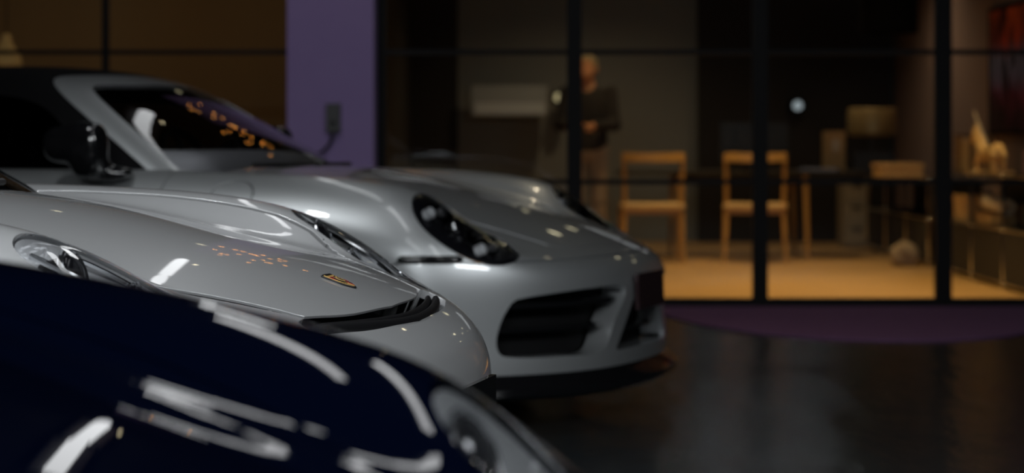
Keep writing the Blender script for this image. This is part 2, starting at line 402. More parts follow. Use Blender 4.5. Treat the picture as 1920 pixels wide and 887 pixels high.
def build_car(name, label, group, pose, P):
    X0, Y0, a = pose
    root = empty(name, (X0, Y0, 0), -a); tag(root, label, 'car', group)
    f = body_fn(P); cab, cparts = cabin_fn(P); paint = M[P['paint']]
    d = P['res']
    B = extract(f, np.concatenate([ar(-3.6, -.85, .05)[:-1], ar(-.85, 1.14, d)]), ar(-1.0, 1.0, d*1.15), ar(.05, 1.02, d*1.1))
    B = B.clip(-B.g(cab))
    # wheel arches
    for xa in (0, REAR):
        B = B.clip(-B.g(lambda x, y, z: np.maximum(np.sqrt((x-xa)**2+(z-.343)**2)-.372, .5-np.abs(y))))
    # headlamps: the skin over each lamp becomes its lens
    for sg in (1, -1):
        hg = P['lamp'](sg)
        lens, B = B.split(B.g(hg), .004)
        gl = -lens.g(hg)
        e = np.clip(gl/.045, 0, 1); e = e*e*(3-2*e)
        hl = empty('headlight', (0, 0, 0)); hl.parent = root
        hl['label'] = P['lamp_label']
        lens_s = lens.rim(.004); 
        lens_s.obj('lens', M['lens'], hl)
        lens.offset(-.010-P['lamp_depth']*e).obj('lamp_housing', M[P['lamp_house']], hl)
        P['lamp_inner'](hl, f, sg)
    # openings
    for kind, gfun, depth in P['openings']:
        piece, B = B.split(B.g(gfun), 0.0)
        piece.offset(-depth).rim(-depth*.0 if False else .001).obj(kind, M['matte_black'], root)
        P.setdefault('_holes', []).append(gfun)
    def deep(x, y, z):
        m = np.zeros(x.shape, bool)
        for g in P.get('_holes', []): m |= np.abs(g(x, y, z)) < .002
        return m
    # panels
    for kind, gfun, gap in P['panels']:
        piece, B = B.split(B.g(gfun), gap)
        piece.rim(.004 if kind == 'hood' else .09, deep) if P.get('_holes') else None
        piece.rim(.005 if kind == 'hood' else .018, (lambda x, y, z: ~deep(x, y, z)))
        piece.obj(kind, paint, root)
    B.rim(.09, deep); B.rim(.018, (lambda x, y, z: ~deep(x, y, z)))
    B.obj('body_shell', paint, root)
    # cabin: windscreen frame, glass, roof, side windows
    G = extract(cab, np.concatenate([ar(-3.1, -1.3, .04)[:-1], ar(-1.3, .1, .018)]), ar(-.85, .85, .02), ar(.76, 1.36, .016))
    G = G.clip(G.g(lambda x, y, z: -f(x, y, z)-.002)).clip(G.clip(G.g(lambda x, y, z: -f(x, y, z)-.002)).g(lambda x, y, z: .79-z))
    def gframe(x, y, z):
        fr, rf, sd, bk = cparts(x, y, z); return -fr*2.17-.075
    def gglass(x, y, z):
        fr, rf, sd, bk = cparts(x, y, z)
        return np.maximum(smax(np.abs(y)-(.725-.53*(z-.877)-.062), rf+.034, .16), -fr-.05)
    FR, G = G.split(G.g(gframe), .003)
    gl, FR = FR.split(FR.g(gglass), .002)
    gl.rim(.004).obj('windscreen', M['screen'], root)
    FR.rim(.02).obj('windscreen_frame', paint, root)
    for sg in (1, -1):
        side = smooth_poly([(-.80, .86), (-1.02, 1.02), (-1.22, 1.135), (-1.55, 1.165), (-1.95, 1.13), (-2.15, 1.02), (-2.12, .86), (-1.5, .80)])
        side = side+np.array([P['ws']+.553, 0])
        sw, G = G.split(G.g(lambda x, y, z: np.maximum(poly_sdf(side, x, z), .40-sg*y)), .003)
        sw.rim(.004).obj('side_window', M['tint'], root)
    G.rim(.015).obj('roof' if P['roof_mat'] != 'fabric' else 'soft_top', M[P['roof_mat']] if P['roof_mat'] != 'paint' else paint, root)
    # mirrors
    for sg in (1, -1):
        mx, mz = P['ws']-.27-(.17 if sg > 0 else 0), .965     # folded back along the door
        hs = union([ellips((mx+.045, sg*.895, mz-.012), (.062, .060, .098), 3.0), ellips((mx-.045, sg*.90, mz+.010), (.085, .055, .066), 2.6)], .05)
        arm = capsule((mx+.10, sg*.85, .872), (mx+.06, sg*.885, mz-.06), .028, .034)
        foot = ellips((mx+.10, sg*.83, .872), (.075, .05, .026), 2.5)
        blob('door_mirror', union([hs, arm, foot], .03), (mx-.16, min(sg*.74, sg*1.02), .80), (mx+.30, max(sg*.74, sg*1.02), 1.10), .009, M['gloss_black'], root)
    # inside of the cabin
    o = P['ws']+.553
    box('cabin_floor', (-1.45+o, 0, .30), (1.9, 1.35, .04), M['matte_black'], root)
    dash = ellips((-.78+o, 0, .785), (.30, .66, .168), 4.0)
    blob('dashboard', dash, (-1.15+o, -.72, .55), (-.42+o, .72, .98), .02, M[P['dash']], root)
    box('firewall', (-.52+o, 0, .56), (.04, 1.3, .5), M['matte_black'], root)
    for sg in (1, -1):
        sf = union([ellips((-1.45+o, sg*.36, .48), (.26, .24, .09), 3), ellips((-1.74+o, sg*.36, .80), (.10, .23, .33), 3), ellips((-1.80+o, sg*.36, 1.08), (.06, .13, .085), 3)], .08)
        blob('seat', sf, (-2.0+o, sg*.36-.3, .33), (-1.1+o, sg*.36+.3, 1.2), .025, M['seat'], root)
    c = Vector((-1.08+o, .36, .87)); ax = Vector((.9, 0, .42)).normalized(); u = Vector((0, 1, 0)); v = ax.cross(u)
    st = tube('steering_wheel', [c+u*.18*math.cos(t)+v*.18*math.sin(t) for t in np.linspace(0, 2*PI, 33)], .015, M['black'], root, 8)
    bm = bmesh.new()
    for t in (PI/2, -PI/6, -5*PI/6): add_tube(bm, [c, c+u*.17*math.cos(t)+v*.17*math.sin(t)], .014, 6)
    add_tube(bm, [c, c+ax*.25], .03, 8); finish(bm, 'steering_column', M['black'], st)
    # wheels, arches, tail lamps
    for xa in (0, REAR):
        for sg in (1, -1):
            bm = bmesh.new()
            add_lathe(bm, [(.37, sg*.50), (.372, sg*.86)], (xa, 0, .343), 'Y', 40)
            for vv in [v_ for v_ in bm.verts if v_.co.z < .12]: bm.verts.remove(vv)
            finish(bm, 'wheel_arch_liner', M['matte_black'], root)
            wheel(root, xa, sg)
    bm = bmesh.new(); ys = np.linspace(-.80, .80, 41); xs = -solve_front(lambda x, y, z: f(-x*3.6, y, z), ys, .70)*3.6
    add_sweep(bm, [(x, y, .70) for x, y in zip(xs, ys)], [(-.01, -.03), (.012, -.03), (.012, .03), (-.01, .03)], [(-1, 0, 0)]*41)
    finish(bm, 'tail_light_bar', M['red_lens'], root)
    return root, f

def panel_poly_top(half, zmin=.5):
    """hood outline in plan: mirrored (x, |y|) pairs from the nose to the windscreen"""
    pts = [(x, y) for x, y in half]+[(x, -y) for x, y in half[::-1]]
    P = np.array(pts)
    return lambda x, y, z: np.maximum(poly_sdf(P, x, y), zmin-z)
def catmull(pts, n=8):
    P = [np.array(p, float) for p in pts]; P = [2*P[0]-P[1]]+P+[2*P[-1]-P[-2]]; out = []
    for i in range(1, len(P)-2):
        for t in np.arange(n)/n:
            out.append(.5*((2*P[i])+(-P[i-1]+P[i+1])*t+(2*P[i-1]-5*P[i]+4*P[i+1]-P[i+2])*t*t+(-P[i-1]+3*P[i]-3*P[i+1]+P[i+2])*t**3))
    out.append(P[-2]); return [tuple(p) for p in out]
def door_fn(o):
    poly = [(-.57+o, .95), (-.60+o, .6), (-.60+o, .25), (-.68+o, .20), (-1.72+o, .20), (-1.80+o, .3), (-1.82+o, .95)]
    return lambda x, y, z: np.maximum(poly_sdf(poly, x, z), .55-np.abs(y))

def round_lamp(c, e1, a, b, tilt=0.0):
    """oval outline on the fender: centre (x, |y|, z), long axis e1 with half length a, half width b"""
    def make(sg):
        e = Vector(e1).normalized(); 
        l = Vector((0, 1, 0))-e*e.y; l.normalize()
        def g(x, y, z):
            dx, dy, dz = x-c[0], sg*y-c[1], z-c[2]
            u = dx*e.x+dy*e.y+dz*e.z; v = dx*l.x+dy*l.y+dz*l.z+tilt*u
            # egg: fuller towards the rear
            bb = b*(1-.16*np.clip(u/a, -1, 1))
            g0 = (np.sqrt((u/a)**2+(v/bb)**2)-1)*b
            far = np.sqrt(dx*dx+dy*dy+dz*dz)-.36
            return np.maximum(g0, far)
        return g
    return make
def orient(axis):
    return Vector(axis).to_track_quat('Z', 'Y').to_matrix().to_4x4()
def ring_obj(name, p, axis, R, r, m, parent):
    q = orient(axis); bm = bmesh.new()
    add_tube(bm, [q @ Vector((R*math.cos(t), R*math.sin(t), 0)) for t in np.linspace(0, 2*PI, 33)], r, 8, cap=False)
    bmesh.ops.remove_doubles(bm, verts=bm.verts[:], dist=1e-5)
    return finish(bm, name, m, parent, loc=p)
def lens_ball(name, p, axis, R, h, m, parent):
    q = orient(axis).to_3x3(); bm = bmesh.new()
    prof = [(R*math.cos(t), h*math.sin(t)) for t in np.linspace(0, PI/2-.02, 8)]
    add_lathe(bm, [(R*1.0, -R*1.2)]+prof, seg=24)
    for v in bm.verts: v.co = q @ v.co
    return finish(bm, name, m, parent, loc=p)
def modern_lamp_inner(hl, f, sg):
    # dark round lamp: a projector in a ring and four small daytime lamps around it
    def at(x, y, dn):
        z = float(solve_top(f, np.array([x]), np.array([sg*y]))[0]); n = unit(grad(f, np.array([[x, sg*y, z]])))[0]
        p = np.array([x, sg*y, z])-n*dn; return Vector(p), Vector(n)
    p, n = at(.555, .655, .040); ax = (Vector((1, 0, 0))*.75+n*.5).normalized()
    ring_obj('projector_ring', p, ax, .045, .006, M['chrome'], hl); lens_ball('projector_lens', p-ax*.004, ax, .040, .02, M['lamp_dark'], hl)
    for x, y in ((.46, .60), (.46, .71), (.645, .59), (.645, .70)):
        p, n = at(x, y, .030); lens_ball('daytime_lamp', p, (Vector((1, 0, 0))*.7+n*.5).normalized(), .020, .012, M['lamp_grey'], hl)
    # a bright bar below the projector
    pts = [at(.52+.03*math.cos(t), .655+.075*math.sin(t), .030)[0] for t in np.linspace(-1.1, 1.1, 9)]
    tube('lamp_trim', pts, .005, M['chrome'], hl, 6)

# --- the silver cabriolet with black soft top, round dark lamps
def cab_params():
    P = dict(paint='silver', res=.0145, nose=.992, plan=(.20, .55), bottom=.135, roof_mat='fabric', ws=-.553, cab_rear=2.95, cab_slope=1.55, dash='dash')
    P['crest'] = [(-3.45, .76), (-3.1, .83), (-2.45, .905), (-1.8, .90), (-1.1, .885), (-.6, .885), (-.4, .879), (-.18, .873), (.03, .866), (.23, .847), (.40, .806), (.55, .715), (.70, .615), (.85, .53), (1.0, .46)]
    P['hood'] = [(-3.45, .80), (-3.1, .87), (-2.5, .92), (-1.2, .90), (-.5, .905), (-.25, .893), (0, .858), (.3, .79), (.5, .735), (.7, .667), (.85, .605), (.95, .55), (1.05, .46)]
    P['yc'] = [(-3.4, .66), (-2.45, .74), (-1.2, .715), (-.5, .70), (0, .685), (.4, .665), (.7, .66), (1, .64)]
    P['width'] = [(-3.4, .84), (-2.9, .91), (-2.45, .925), (-1.7, .895), (-1.1, .880), (-.6, .885), (0, .905), (.35, .90), (.7, .86), (1.1, .80)]
    P['zprof'] = [(.05, -.03), (.2, 0), (.3, .0), (.45, 0), (.55, -.012), (.65, -.06), (.8, -.16)]
    P['roof'] = [(-2.9, 1.0), (-2.5, 1.16), (-2.1, 1.255), (-1.75, 1.283), (-1.5, 1.285), (-1.25, 1.270), (-1.05, 1.248), (-.8, 1.19), (-.5, 1.10)]
    P['lamp'] = round_lamp((.562, .686, .688), (.80, -.06, -.56), .207, .134)
    P['lamp_label'] = 'oval smoked dark headlight'; P['lamp_house'] = 'lamp_dark'; P['lamp_depth'] = .045; P['lamp_inner'] = modern_lamp_inner
    so = smooth_poly([(.215, .472), (.45, .482), (.68, .462), (.725, .43), (.750, .35), (.750, .285), (.715, .262), (.55, .258), (.385, .262), (.305, .36)], 6)
    ce = [(-.30, .256), (.30, .256), (.145, .425), (-.145, .425)]
    P['openings'] = [('side_intake', lambda x, y, z: np.maximum(poly_sdf(so, y, z), .2-x), .10), ('side_intake', lambda x, y, z: np.maximum(poly_sdf(so, -y, z), .2-x), .10),
                     ('centre_intake', lambda x, y, z: np.maximum(poly_sdf(ce, y, z), .2-x), .10)]
    hood = catmull([(.835, 0), (.82, .22), (.78, .37), (.70, .425), (.45, .50), (.1, .565), (-.2, .60), (-.33, .60)])
    cap_fn = lambda x, y, z: np.sqrt((x+.245)**2+(y+.83)**2+(z-.775)**2)-.086
    bump = lambda x, y, z: np.maximum(smax(z-.580, .385-x, .02), -1+0*x)
    P['panels'] = [('front_bumper', bump, .005), ('hood', panel_poly_top(hood), .005), ('fuel_flap', cap_fn, .005),
                   ('door', lambda x, y, z: np.maximum(door_fn(.055)(x, y, z), -y), .005), ('door', lambda x, y, z: np.maximum(door_fn(.055)(x, y, z), y), .005)]
    return P
def front_bars(root, f, name, z, y0, y1, inset, prof, m, n=25):
    ys = np.linspace(y0, y1, n); xs = solve_front(f, ys, z)-inset
    bm = bmesh.new(); pts = [Vector((x, y, z)) for x, y in zip(xs, ys)]
    outs = []
    for i in range(n):
        t = pts[min(i+1, n-1)]-pts[max(i-1, 0)]; outs.append(Vector((t.y, -t.x, 0)).normalized())
    add_sweep(bm, pts, prof, outs); return finish(bm, name, m, root, angle=35)
def cab_details(root, f):
    for sg in (1, -1):
        y0, y1 = sorted((sg*.25, sg*.71)); front_bars(root, f, 'intake_slat', .435, y0, y1, .035, [(-.03, -.008), (.012, -.011), (.014, .006), (-.03, .012)], M['gloss_black'])
        y0, y1 = sorted((sg*.33, sg*.72)); front_bars(root, f, 'intake_slat', .352, y0, y1, .045, [(-.03, -.006), (.012, -.008), (.014, .004), (-.03, .008)], M['gloss_black'])
        # smoked side marker in the bumper corner
        xs = np.linspace(.40, .60, 16); pts = [Vector((x, solve_side(f, x, .592, sg), .592)) for x in xs]
        pts = [p+Vector((.004, sg*.002, 0)) for p in pts]
        tube('side_marker', pts, [.006]+[.014]*14+[.005], M['gloss_black'], root, 10)
    front_bars(root, f, 'intake_slat', .325, -.23, .23, .04, [(-.03, -.006), (.012, -.008), (.014, .004), (-.03, .008)], M['gloss_black'], 31)
    front_bars(root, f, 'splitter', .165, -.80, .80, .0, [(-.10, -.045), (.020, -.045), (.044, -.030), (.048, -.006), (.030, .016), (.004, .038), (-.10, .038)], M['gloss_black'], 61)
    bm = bmesh.new(); add_box(bm, (0, 0, 0), (.014, .31, .128)); pl = finish(bm, 'number_plate_holder', M['plate'], root, bevel=.004, loc=(1.004, 0, .452), rot=(0, -.04, 0))
    pl['label'] = 'dark blank number plate holder'
    wiper(root, f, -.53); 
def wiper(root, f, ws, spans=((.40, -.08), (-.06, -.44))):
    bm = bmesh.new()
    for y0, y1 in spans:
        pts = [(ws+.20*(1-(y/.7)**2)+.02+.02*(i/6), y, .896+.002*i/6) for i, y in enumerate(np.linspace(y0, y1, 7))]
        add_tube(bm, pts, .008, 6)
    finish(bm, 'wiper_arms', M['black'], root)

# --- the grey coupe in the middle: teardrop clear lamps, louvred slot ahead of the hood
def gt_params():
    P = dict(paint='grey', res=.0125, nose=.910, bottom=.12, roof_mat='paint', ws=-.37, cab_rear=2.95, cab_slope=1.55, dash='seat', kf=.06, plan=(.25, .62))
    P['crest'] = [(-3.45, .76), (-3.1, .83), (-2.45, .90), (-1.8, .90), (-1.1, .89), (-.5, .885), (-.15, .876), (.1, .861), (.25, .839), (.38, .800), (.50, .738), (.60, .672), (.70, .612), (.85, .525), (1.0, .43)]
    P['hood'] = [(-3.45, .80), (-3.1, .87), (-2.5, .92), (-1.2, .90), (-.5, .90), (-.25, .889), (0, .858), (.3, .797), (.5, .750), (.642, .703), (.757, .655), (.84, .607), (.90, .562), (1.0, .45)]
    P['yc'] = [(-3.4, .66), (-2.45, .74), (-1.2, .715), (-.5, .70), (0, .69), (.3, .68), (.5, .655), (.7, .60), (1, .55)]
    P['width'] = [(-3.4, .82), (-2.9, .89), (-2.45, .905), (-1.7, .88), (-1.1, .87), (-.6, .87), (0, .89), (.35, .88), (.7, .84), (1.1, .78)]
    P['zprof'] = [(.05, -.04), (.2, -.01), (.3, .0), (.45, 0), (.52, -.006), (.60, -.03), (.8, -.14)]
    P['roof'] = [(-3.0, .95), (-2.5, 1.12), (-2.1, 1.215), (-1.75, 1.255), (-1.5, 1.262), (-1.25, 1.25), (-1.0, 1.225), (-.8, 1.18), (-.5, 1.10)]
    out = smooth_poly([(.300, .70), (.335, .635), (.40, .600), (.487, .565), (.592, .515), (.680, .478), (.702, .487), (.672, .545), (.60, .62), (.52, .70), (.44, .760), (.36, .778), (.31, .755)], 8)
    P['lamp'] = lambda sg: (lambda x, y, z: np.maximum(poly_sdf(out, x, sg*y), .50-z))
    P['lamp_label'] = 'teardrop clear headlight'; P['lamp_house'] = 'lamp_grey'; P['lamp_depth'] = .038; P['lamp_inner'] = tear_lamp_inner
    se = catmull([(.757, 0), (.742, .22), (.700, .385)], 10); fe = catmull([(.750, .425), (.788, .25), (.808, 0)], 10)
    half = se+[(.700, .425), (.722, .436)]+fe
    slot = [(x-.002, y) for x, y in half]; full = slot+[(x, -y) for x, y in slot[::-1]]
    lo = smooth_poly([(.30, .34), (.62, .34), (.70, .30), (.72, .2), (.66, .16), (.34, .16)], 6)
    gap = [(.40, .588), (.455, .538), (.53, .490), (.605, .440), (.66, .405), (.70, .387), (.703, .392), (.668, .414), (.616, .452), (.541, .501), (.462, .546), (.41, .590)]
    P['openings'] = [('hood_gap', (lambda s: (lambda x, y, z: np.maximum(poly_sdf(gap, x, s*y), .5-z)))(s), .03) for s in (1, -1)]+[('louvre_slot', lambda x, y, z: np.maximum(poly_sdf(full, x, y), .45-z), .060)]+[('side_intake', (lambda s: (lambda x, y, z: np.maximum(poly_sdf(lo, s*y, z), .2-x)))(s), .10) for s in (1, -1)]
    hood = se+[(.66, .405), (.605, .440), (.53, .490), (.455, .538), (.385, .585), (.30, .605), (0, .62), (-.2, .62), (-.30, .61)]
    bump = lambda x, y, z: np.maximum(smax(z-.560, .36-x, .02), -1+0*x)
    P['panels'] = [('hood', panel_poly_top(hood), .013), ('door', lambda x, y, z: np.maximum(door_fn(.18)(x, y, z), -y), .005), ('door', lambda x, y, z: np.maximum(door_fn(.18)(x, y, z), y), .005)]
    return P
def tear_lamp_inner(hl, f, sg):
    def at(x, y, dn):
        z = float(solve_top(f, np.array([x]), np.array([sg*y]))[0]); n = unit(grad(f, np.array([[x, sg*y, z]])))[0]
        return Vector(np.array([x, sg*y, z])-n*dn), Vector(n)
    for x, y, R in ((.50, .615, .036), (.40, .685, .042)):
        p, n = at(x, y, .038); ax = (Vector((1, 0, 0))*.8+n*.35).normalized()
        ring_obj('projector_ring', p, ax, R, .006, M['chrome'], hl); lens_ball('projector_lens', p-ax*.006, ax, R*.86, R*.5, M['lamp_dark'], hl)
    p, n = at(.575, .565, .03); lens_ball('reflector', p, n, .026, .012, M['chrome'], hl)
    pts = [at(x, y, .018)[0] for x, y in catmull([(.335, .74), (.43, .735), (.53, .675), (.61, .59), (.655, .51)], 4)]
    tube('light_strip', pts, .006, M['chrome'], hl, 6)
    pts = [at(x, y, .02)[0] for x, y in catmull([(.36, .655), (.45, .60), (.55, .54), (.63, .49)], 4)]
    tube('lamp_trim', pts, .005, M['chrome'], hl, 6)
def top_patch(f, x0, x1, y0, y1, d):
    xs = ar(x0, x1, d); ys = ar(y0, y1, d); Xg, Yg = np.meshgrid(xs, ys, indexing='ij'); x = Xg.ravel(); y = Yg.ravel()
    z = solve_top(f, x, y); V = np.stack([x, y, z], 1); N = unit(grad(f, V)); n, m = Xg.shape
    i = np.arange(n*m).reshape(n, m); a, b, c, e = i[:-1, :-1].ravel(), i[1:, :-1].ravel(), i[1:, 1:].ravel(), i[:-1, 1:].ravel()
    return Surf(V, N, np.vstack([np.stack([a, b, c], 1), np.stack([a, c, e], 1)]))
def crest_badge(root, f, cx):
    # shield on the hood: x towards the nose is the shield's foot
    W, L = .0255, .033
    sh = smooth_poly([(-L, -W*.55), (-L*1.02, 0), (-L, W*.55), (-L*.86, W*1.02), (-L*.3, W*.97), (L*.30, W*.88), (L*.78, W*.45), (L, 0), (L*.78, -W*.45), (L*.30, -W*.88), (-L*.3, -W*.97), (-L*.86, -W*1.02)], 6)
    base = top_patch(f, cx-.04, cx+.04, -.032, .032, .0012)
    def cut(s, poly): return s.clip(poly_sdf(poly, s.V[:, 0]-cx, s.V[:, 1]))
    full = cut(base, sh).offset(.0035).rim(.006); full.obj('crest_shield', M['black'], root)['label'] = 'gold, black and red crest on the hood'
    sh2 = sh*.90; bd = bpy.data.objects[-1] if False else [o for o in bpy.data.objects if o.name.startswith('crest_shield')][0]
    gold = cut(base, sh2).offset(.0046).rim(.0012); gold.obj('crest_field', M['gold'], bd)
    def rect(x0, x1, y0, y1): return np.array([(x0, y0), (x1, y0), (x1, y1), (x0, y1)])
    def strip(poly, m, h=.0052):
        s = cut(cut(base, sh2*.96), poly)
        if len(s.T): s.offset(h).rim(.001).obj('crest_stripe', m, bd)
    top = -L*.58
    for q, (sx, sy) in enumerate(((-1, -1), (1, 1))):     # striped quarters
        for j in range(3):
            y0 = sy*(.003+j*.0075); xa, xb = (top+.002, -.0015) if sx < 0 else (.0015, L)
            strip(rect(xa, xb, min(y0, y0+sy*.0042), max(y0, y0+sy*.0042)), M['crest_red'] if j != 1 else M['matte_black'])
    for sx, sy in ((-1, 1), (1, -1)):                     # antlered quarters
        for j in range(3):
            xa = (top+.004+j*.0058) if sx < 0 else (.004+j*.0062)
            pts = catmull([(xa, sy*.004), (xa+.001, sy*.011), (xa-.002, sy*.019)], 5)
            P = [Vector((cx+x, y, float(solve_top(f, np.array([cx+x]), np.array([y]))[0])+.0052)) for x, y in pts]
            tube('crest_antler', P, [.0009]*(len(P)-1)+[.0004], M['matte_black'], bd, 6)
    ctr = smooth_poly([(-.010, -.006), (-.0105, 0), (-.010, .006), (-.002, .0085), (.006, .0055), (.0105, 0), (.006, -.0055), (-.002, -.0085)], 5)
    s = cut(base, ctr*1.12); s.offset(.0056).rim(.0015).obj('crest_centre', M['black'], bd)
    s = cut(base, ctr*.95); s.offset(.0062).rim(.001).obj('crest_centre', M['gold'], bd)
    horse = smooth_poly([(-.007, -.001), (-.0055, .0025), (-.002, .0012), (.0005, .0035), (.006, .0022), (.0035, .0002), (.0065, -.0022), (.001, -.0025), (-.003, -.0022), (-.005, -.0032)], 4)
    s = cut(base, horse); s.offset(.0068).rim(.001).obj('crest_horse', M['matte_black'], bd)
    # lettering along the shield's head
    cu = bpy.data.curves.new('crest_lettering', 'FONT'); cu.body = 'PORSCHE'; cu.size = .0105; cu.align_x = 'CENTER'; cu.align_y = 'CENTER'; cu.extrude = .0006
    t = bpy.data.objects.new('crest_lettering', cu); COL.objects.link(t)
    me = bpy.data.meshes.new_from_object(t); bpy.data.objects.remove(t)
    x = cx-L*.78; z = float(solve_top(f, np.array([x]), np.array([0.]))[0]); n = Vector(unit(grad(f, np.array([[x, 0, z]])))[0])
    e1 = Vector((0, 1, 0)); e2 = n.cross(e1).normalized()
    R = Matrix((e1, e2, n)).transposed()
    for v in me.vertices: v.co = R @ (v.co*.82)+Vector((x, 0, z))+n*.0056
    link('crest_lettering', me, M['matte_black'], bd)
def gt_details(root, f):
    crest_badge(root, f, .642)
    # two black louvre blades following the slot
    for off, dz, r in ((.017, -.024, .0125), (.038, -.019, .0155)):
        pts = []
        for t in np.linspace(-1, 1, 33):
            y = .415*t; xe = .757-.057*abs(t)**1.9*1.05+off*(1-.25*t*t)
            z = float(solve_top(f, np.array([xe]), np.array([y]))[0]); pts.append((xe, y, z+dz+.010))
        tube('louvre_blade', pts, [r*.3, r*.75]+[r]*29+[r*.75, r*.3], M['slat_black'], root, 12, ell=.62)
    bm = bmesh.new(); add_box(bm, (0, 0, 0), (.012, .31, .12)); finish(bm, 'number_plate_holder', M['gloss_black'], root, bevel=.003, loc=(.919, 0, .450))
    for sg in (1, -1):
        y0, y1 = sorted((sg*.33, sg*.66)); front_bars(root, f, 'intake_slat', .25, y0, y1, .04, [(-.03, -.006), (.012, -.008), (.014, .004), (-.03, .008)], M['gloss_black'])
    front_bars(root, f, 'splitter', .14, -.74, .74, .0, [(-.10, -.03), (.02, -.03), (.035, -.02), (.035, .0), (-.0, .012), (-.10, .012)], M['black'], 51)
    wiper(root, f, -.39, ((.20, -.20), (-.18, -.44)))

# --- the dark blue car nearest the camera
def blue_params():
    P = cab_params(); P.pop('_holes', None)
    P.update(paint='blue', res=.0135, roof_mat='paint', dash='seat', nose=.97)
    P['crest'] = [(-3.45, .76), (-3.1, .83), (-2.45, .905), (-1.8, .90), (-1.1, .885), (-.6, .885), (-.3, .877), (0, .856), (.166, .834), (.30, .812), (.40, .790), (.50, .752), (.58, .70), (.70, .62), (.85, .53), (1.0, .46)]
    P['hood'] = [(-3.45, .80), (-3.1, .87), (-2.5, .92), (-1.2, .90), (-.5, .90), (-.25, .885), (0, .850), (.3, .782), (.5, .727), (.7, .655), (.85, .59), (.95, .53), (1.05, .44)]
    P['lamp'] = round_lamp((.635, .670, .675), (.66, -.05, -.75), .155, .098)
    P['lamp_label'] = 'round clear headlight'; P['lamp_house'] = 'lamp_mid'; P['lamp_depth'] = .06
    return P
def blue_details(root, f):
    for sg in (1, -1):
        y0, y1 = sorted((sg*.40, sg*.71)); front_bars(root, f, 'intake_slat', .36, y0, y1, .035, [(-.03, -.008), (.012, -.011), (.014, .006), (-.03, .012)], M['gloss_black'])
    front_bars(root, f, 'splitter', .155, -.78, .78, .0, [(-.10, -.03), (.02, -.03), (.035, -.02), (.035, .0), (-.0, .012), (-.10, .012)], M['black'], 51)
    wiper(root, f, -.53)

POSE = dict(cab=(-.442, 8.06, .361), gt=(-.968, 4.39, .228), blue=(-.76, 1.565, .35))
r_cab, f_cab = build_car('cabriolet', 'silver cabriolet with black soft top and smoked oval headlights beside the purple column', 'sports cars in the showroom', POSE['cab'], cab_params())
cab_details(r_cab, f_cab)
r_gt, f_gt = build_car('coupe', 'grey sports car with crest on its hood and louvred slot ahead of it', 'sports cars in the showroom', POSE['gt'], gt_params())
gt_details(r_gt, f_gt)
r_bl, f_bl = build_car('coupe', 'dark blue sports car closest to the camera with blurred glossy hood', 'sports cars in the showroom', POSE['blue'], blue_params())
blue_details(r_bl, f_bl)

# ---------------------------------------------------------------- showroom shell
def kind(o, k='structure'): o['kind'] = k; return o
def noise_mat(name, c1, c2, scale, rough, stretch=(1, 1, 1), bump=0, spec=.5, coat=0, bdist=.01, rough2=None):
    m = bpy.data.materials.new(name); m.use_nodes = True; nt = m.node_tree; b = nt.nodes['Principled BSDF']
    tc = nt.nodes.new('ShaderNodeTexCoord'); mp = nt.nodes.new('ShaderNodeMapping'); mp.inputs['Scale'].default_value = stretch
    n = nt.nodes.new('ShaderNodeTexNoise'); n.inputs['Scale'].default_value = scale; n.inputs['Detail'].default_value = 5
    mx = nt.nodes.new('ShaderNodeMix'); mx.data_type = 'RGBA'; mx.inputs['A'].default_value = (*c1, 1); mx.inputs['B'].default_value = (*c2, 1)
    L = nt.links; L.new(tc.outputs['Object'], mp.inputs[0]); L.new(mp.outputs[0], n.inputs['Vector']); L.new(n.outputs['Fac'], mx.inputs['Factor'])
    L.new(mx.outputs['Result'], b.inputs['Base Color']); b.inputs['Roughness'].default_value = rough; b.inputs['Specular IOR Level'].default_value = spec; b.inputs['Coat Weight'].default_value = coat
    if bump:
        bp = nt.nodes.new('ShaderNodeBump'); bp.inputs['Strength'].default_value = bump; bp.inputs['Distance'].default_value = bdist
        L.new(n.outputs['Fac'], bp.inputs['Height']); L.new(bp.outputs[0], b.inputs['Normal'])
    return m
def wood_floor():
    m = bpy.data.materials.new('oak_boards'); m.use_nodes = True; nt = m.node_tree; b = nt.nodes['Principled BSDF']; L = nt.links
    tc = nt.nodes.new('ShaderNodeTexCoord'); br = nt.nodes.new('ShaderNodeTexBrick')
    br.inputs['Scale'].default_value = 1; br.inputs['Brick Width'].default_value = 1.8; br.inputs['Row Height'].default_value = .16; br.inputs['Mortar Size'].default_value = .003
    br.inputs['Color1'].default_value = (.50, .30, .12, 1); br.inputs['Color2'].default_value = (.42, .25, .095, 1); br.inputs['Mortar'].default_value = (.16, .09, .035, 1)
    L.new(tc.outputs['Object'], br.inputs['Vector']); L.new(br.outputs['Color'], b.inputs['Base Color']); b.inputs['Roughness'].default_value = .42
    return m
M['epoxy'] = noise_mat('dark_epoxy_floor', (.012, .0155, .018), (.017, .021, .024), 5.0, .22, (1, .40, 1), .55, bdist=.02)
M['ceiling'] = mat('dark_ceiling', (.004, .004, .0045), .95, spec=.1)
M['wall_dark'] = mat('dark_plaster', (.020, .019, .020), .9)
M['purple'] = noise_mat('lilac_plaster', (.27, .195, .42), (.30, .22, .45), 6, .85)
M['frame'] = mat('black_steel_frame', (.0022, .0022, .003), .6, spec=.2)
M['oak_floor'] = wood_floor()
M['office_wall'] = mat('office_plaster', (.22, .215, .19), .9)
M['office_dark'] = mat('office_dark_panel', (.016, .012, .010), .8)
M['maroon'] = mat('maroon_plaster', (.22, .145, .125), .9)
M['amber_wall'] = noise_mat('amber_timber', (.30, .17, .06), (.24, .13, .045), 3, .7, (1, 1, .1))
M['rug'] = noise_mat('purple_pile', (.22, .11, .22), (.14, .07, .15), 26, .95, (1, 1, 1), .6, spec=.1)
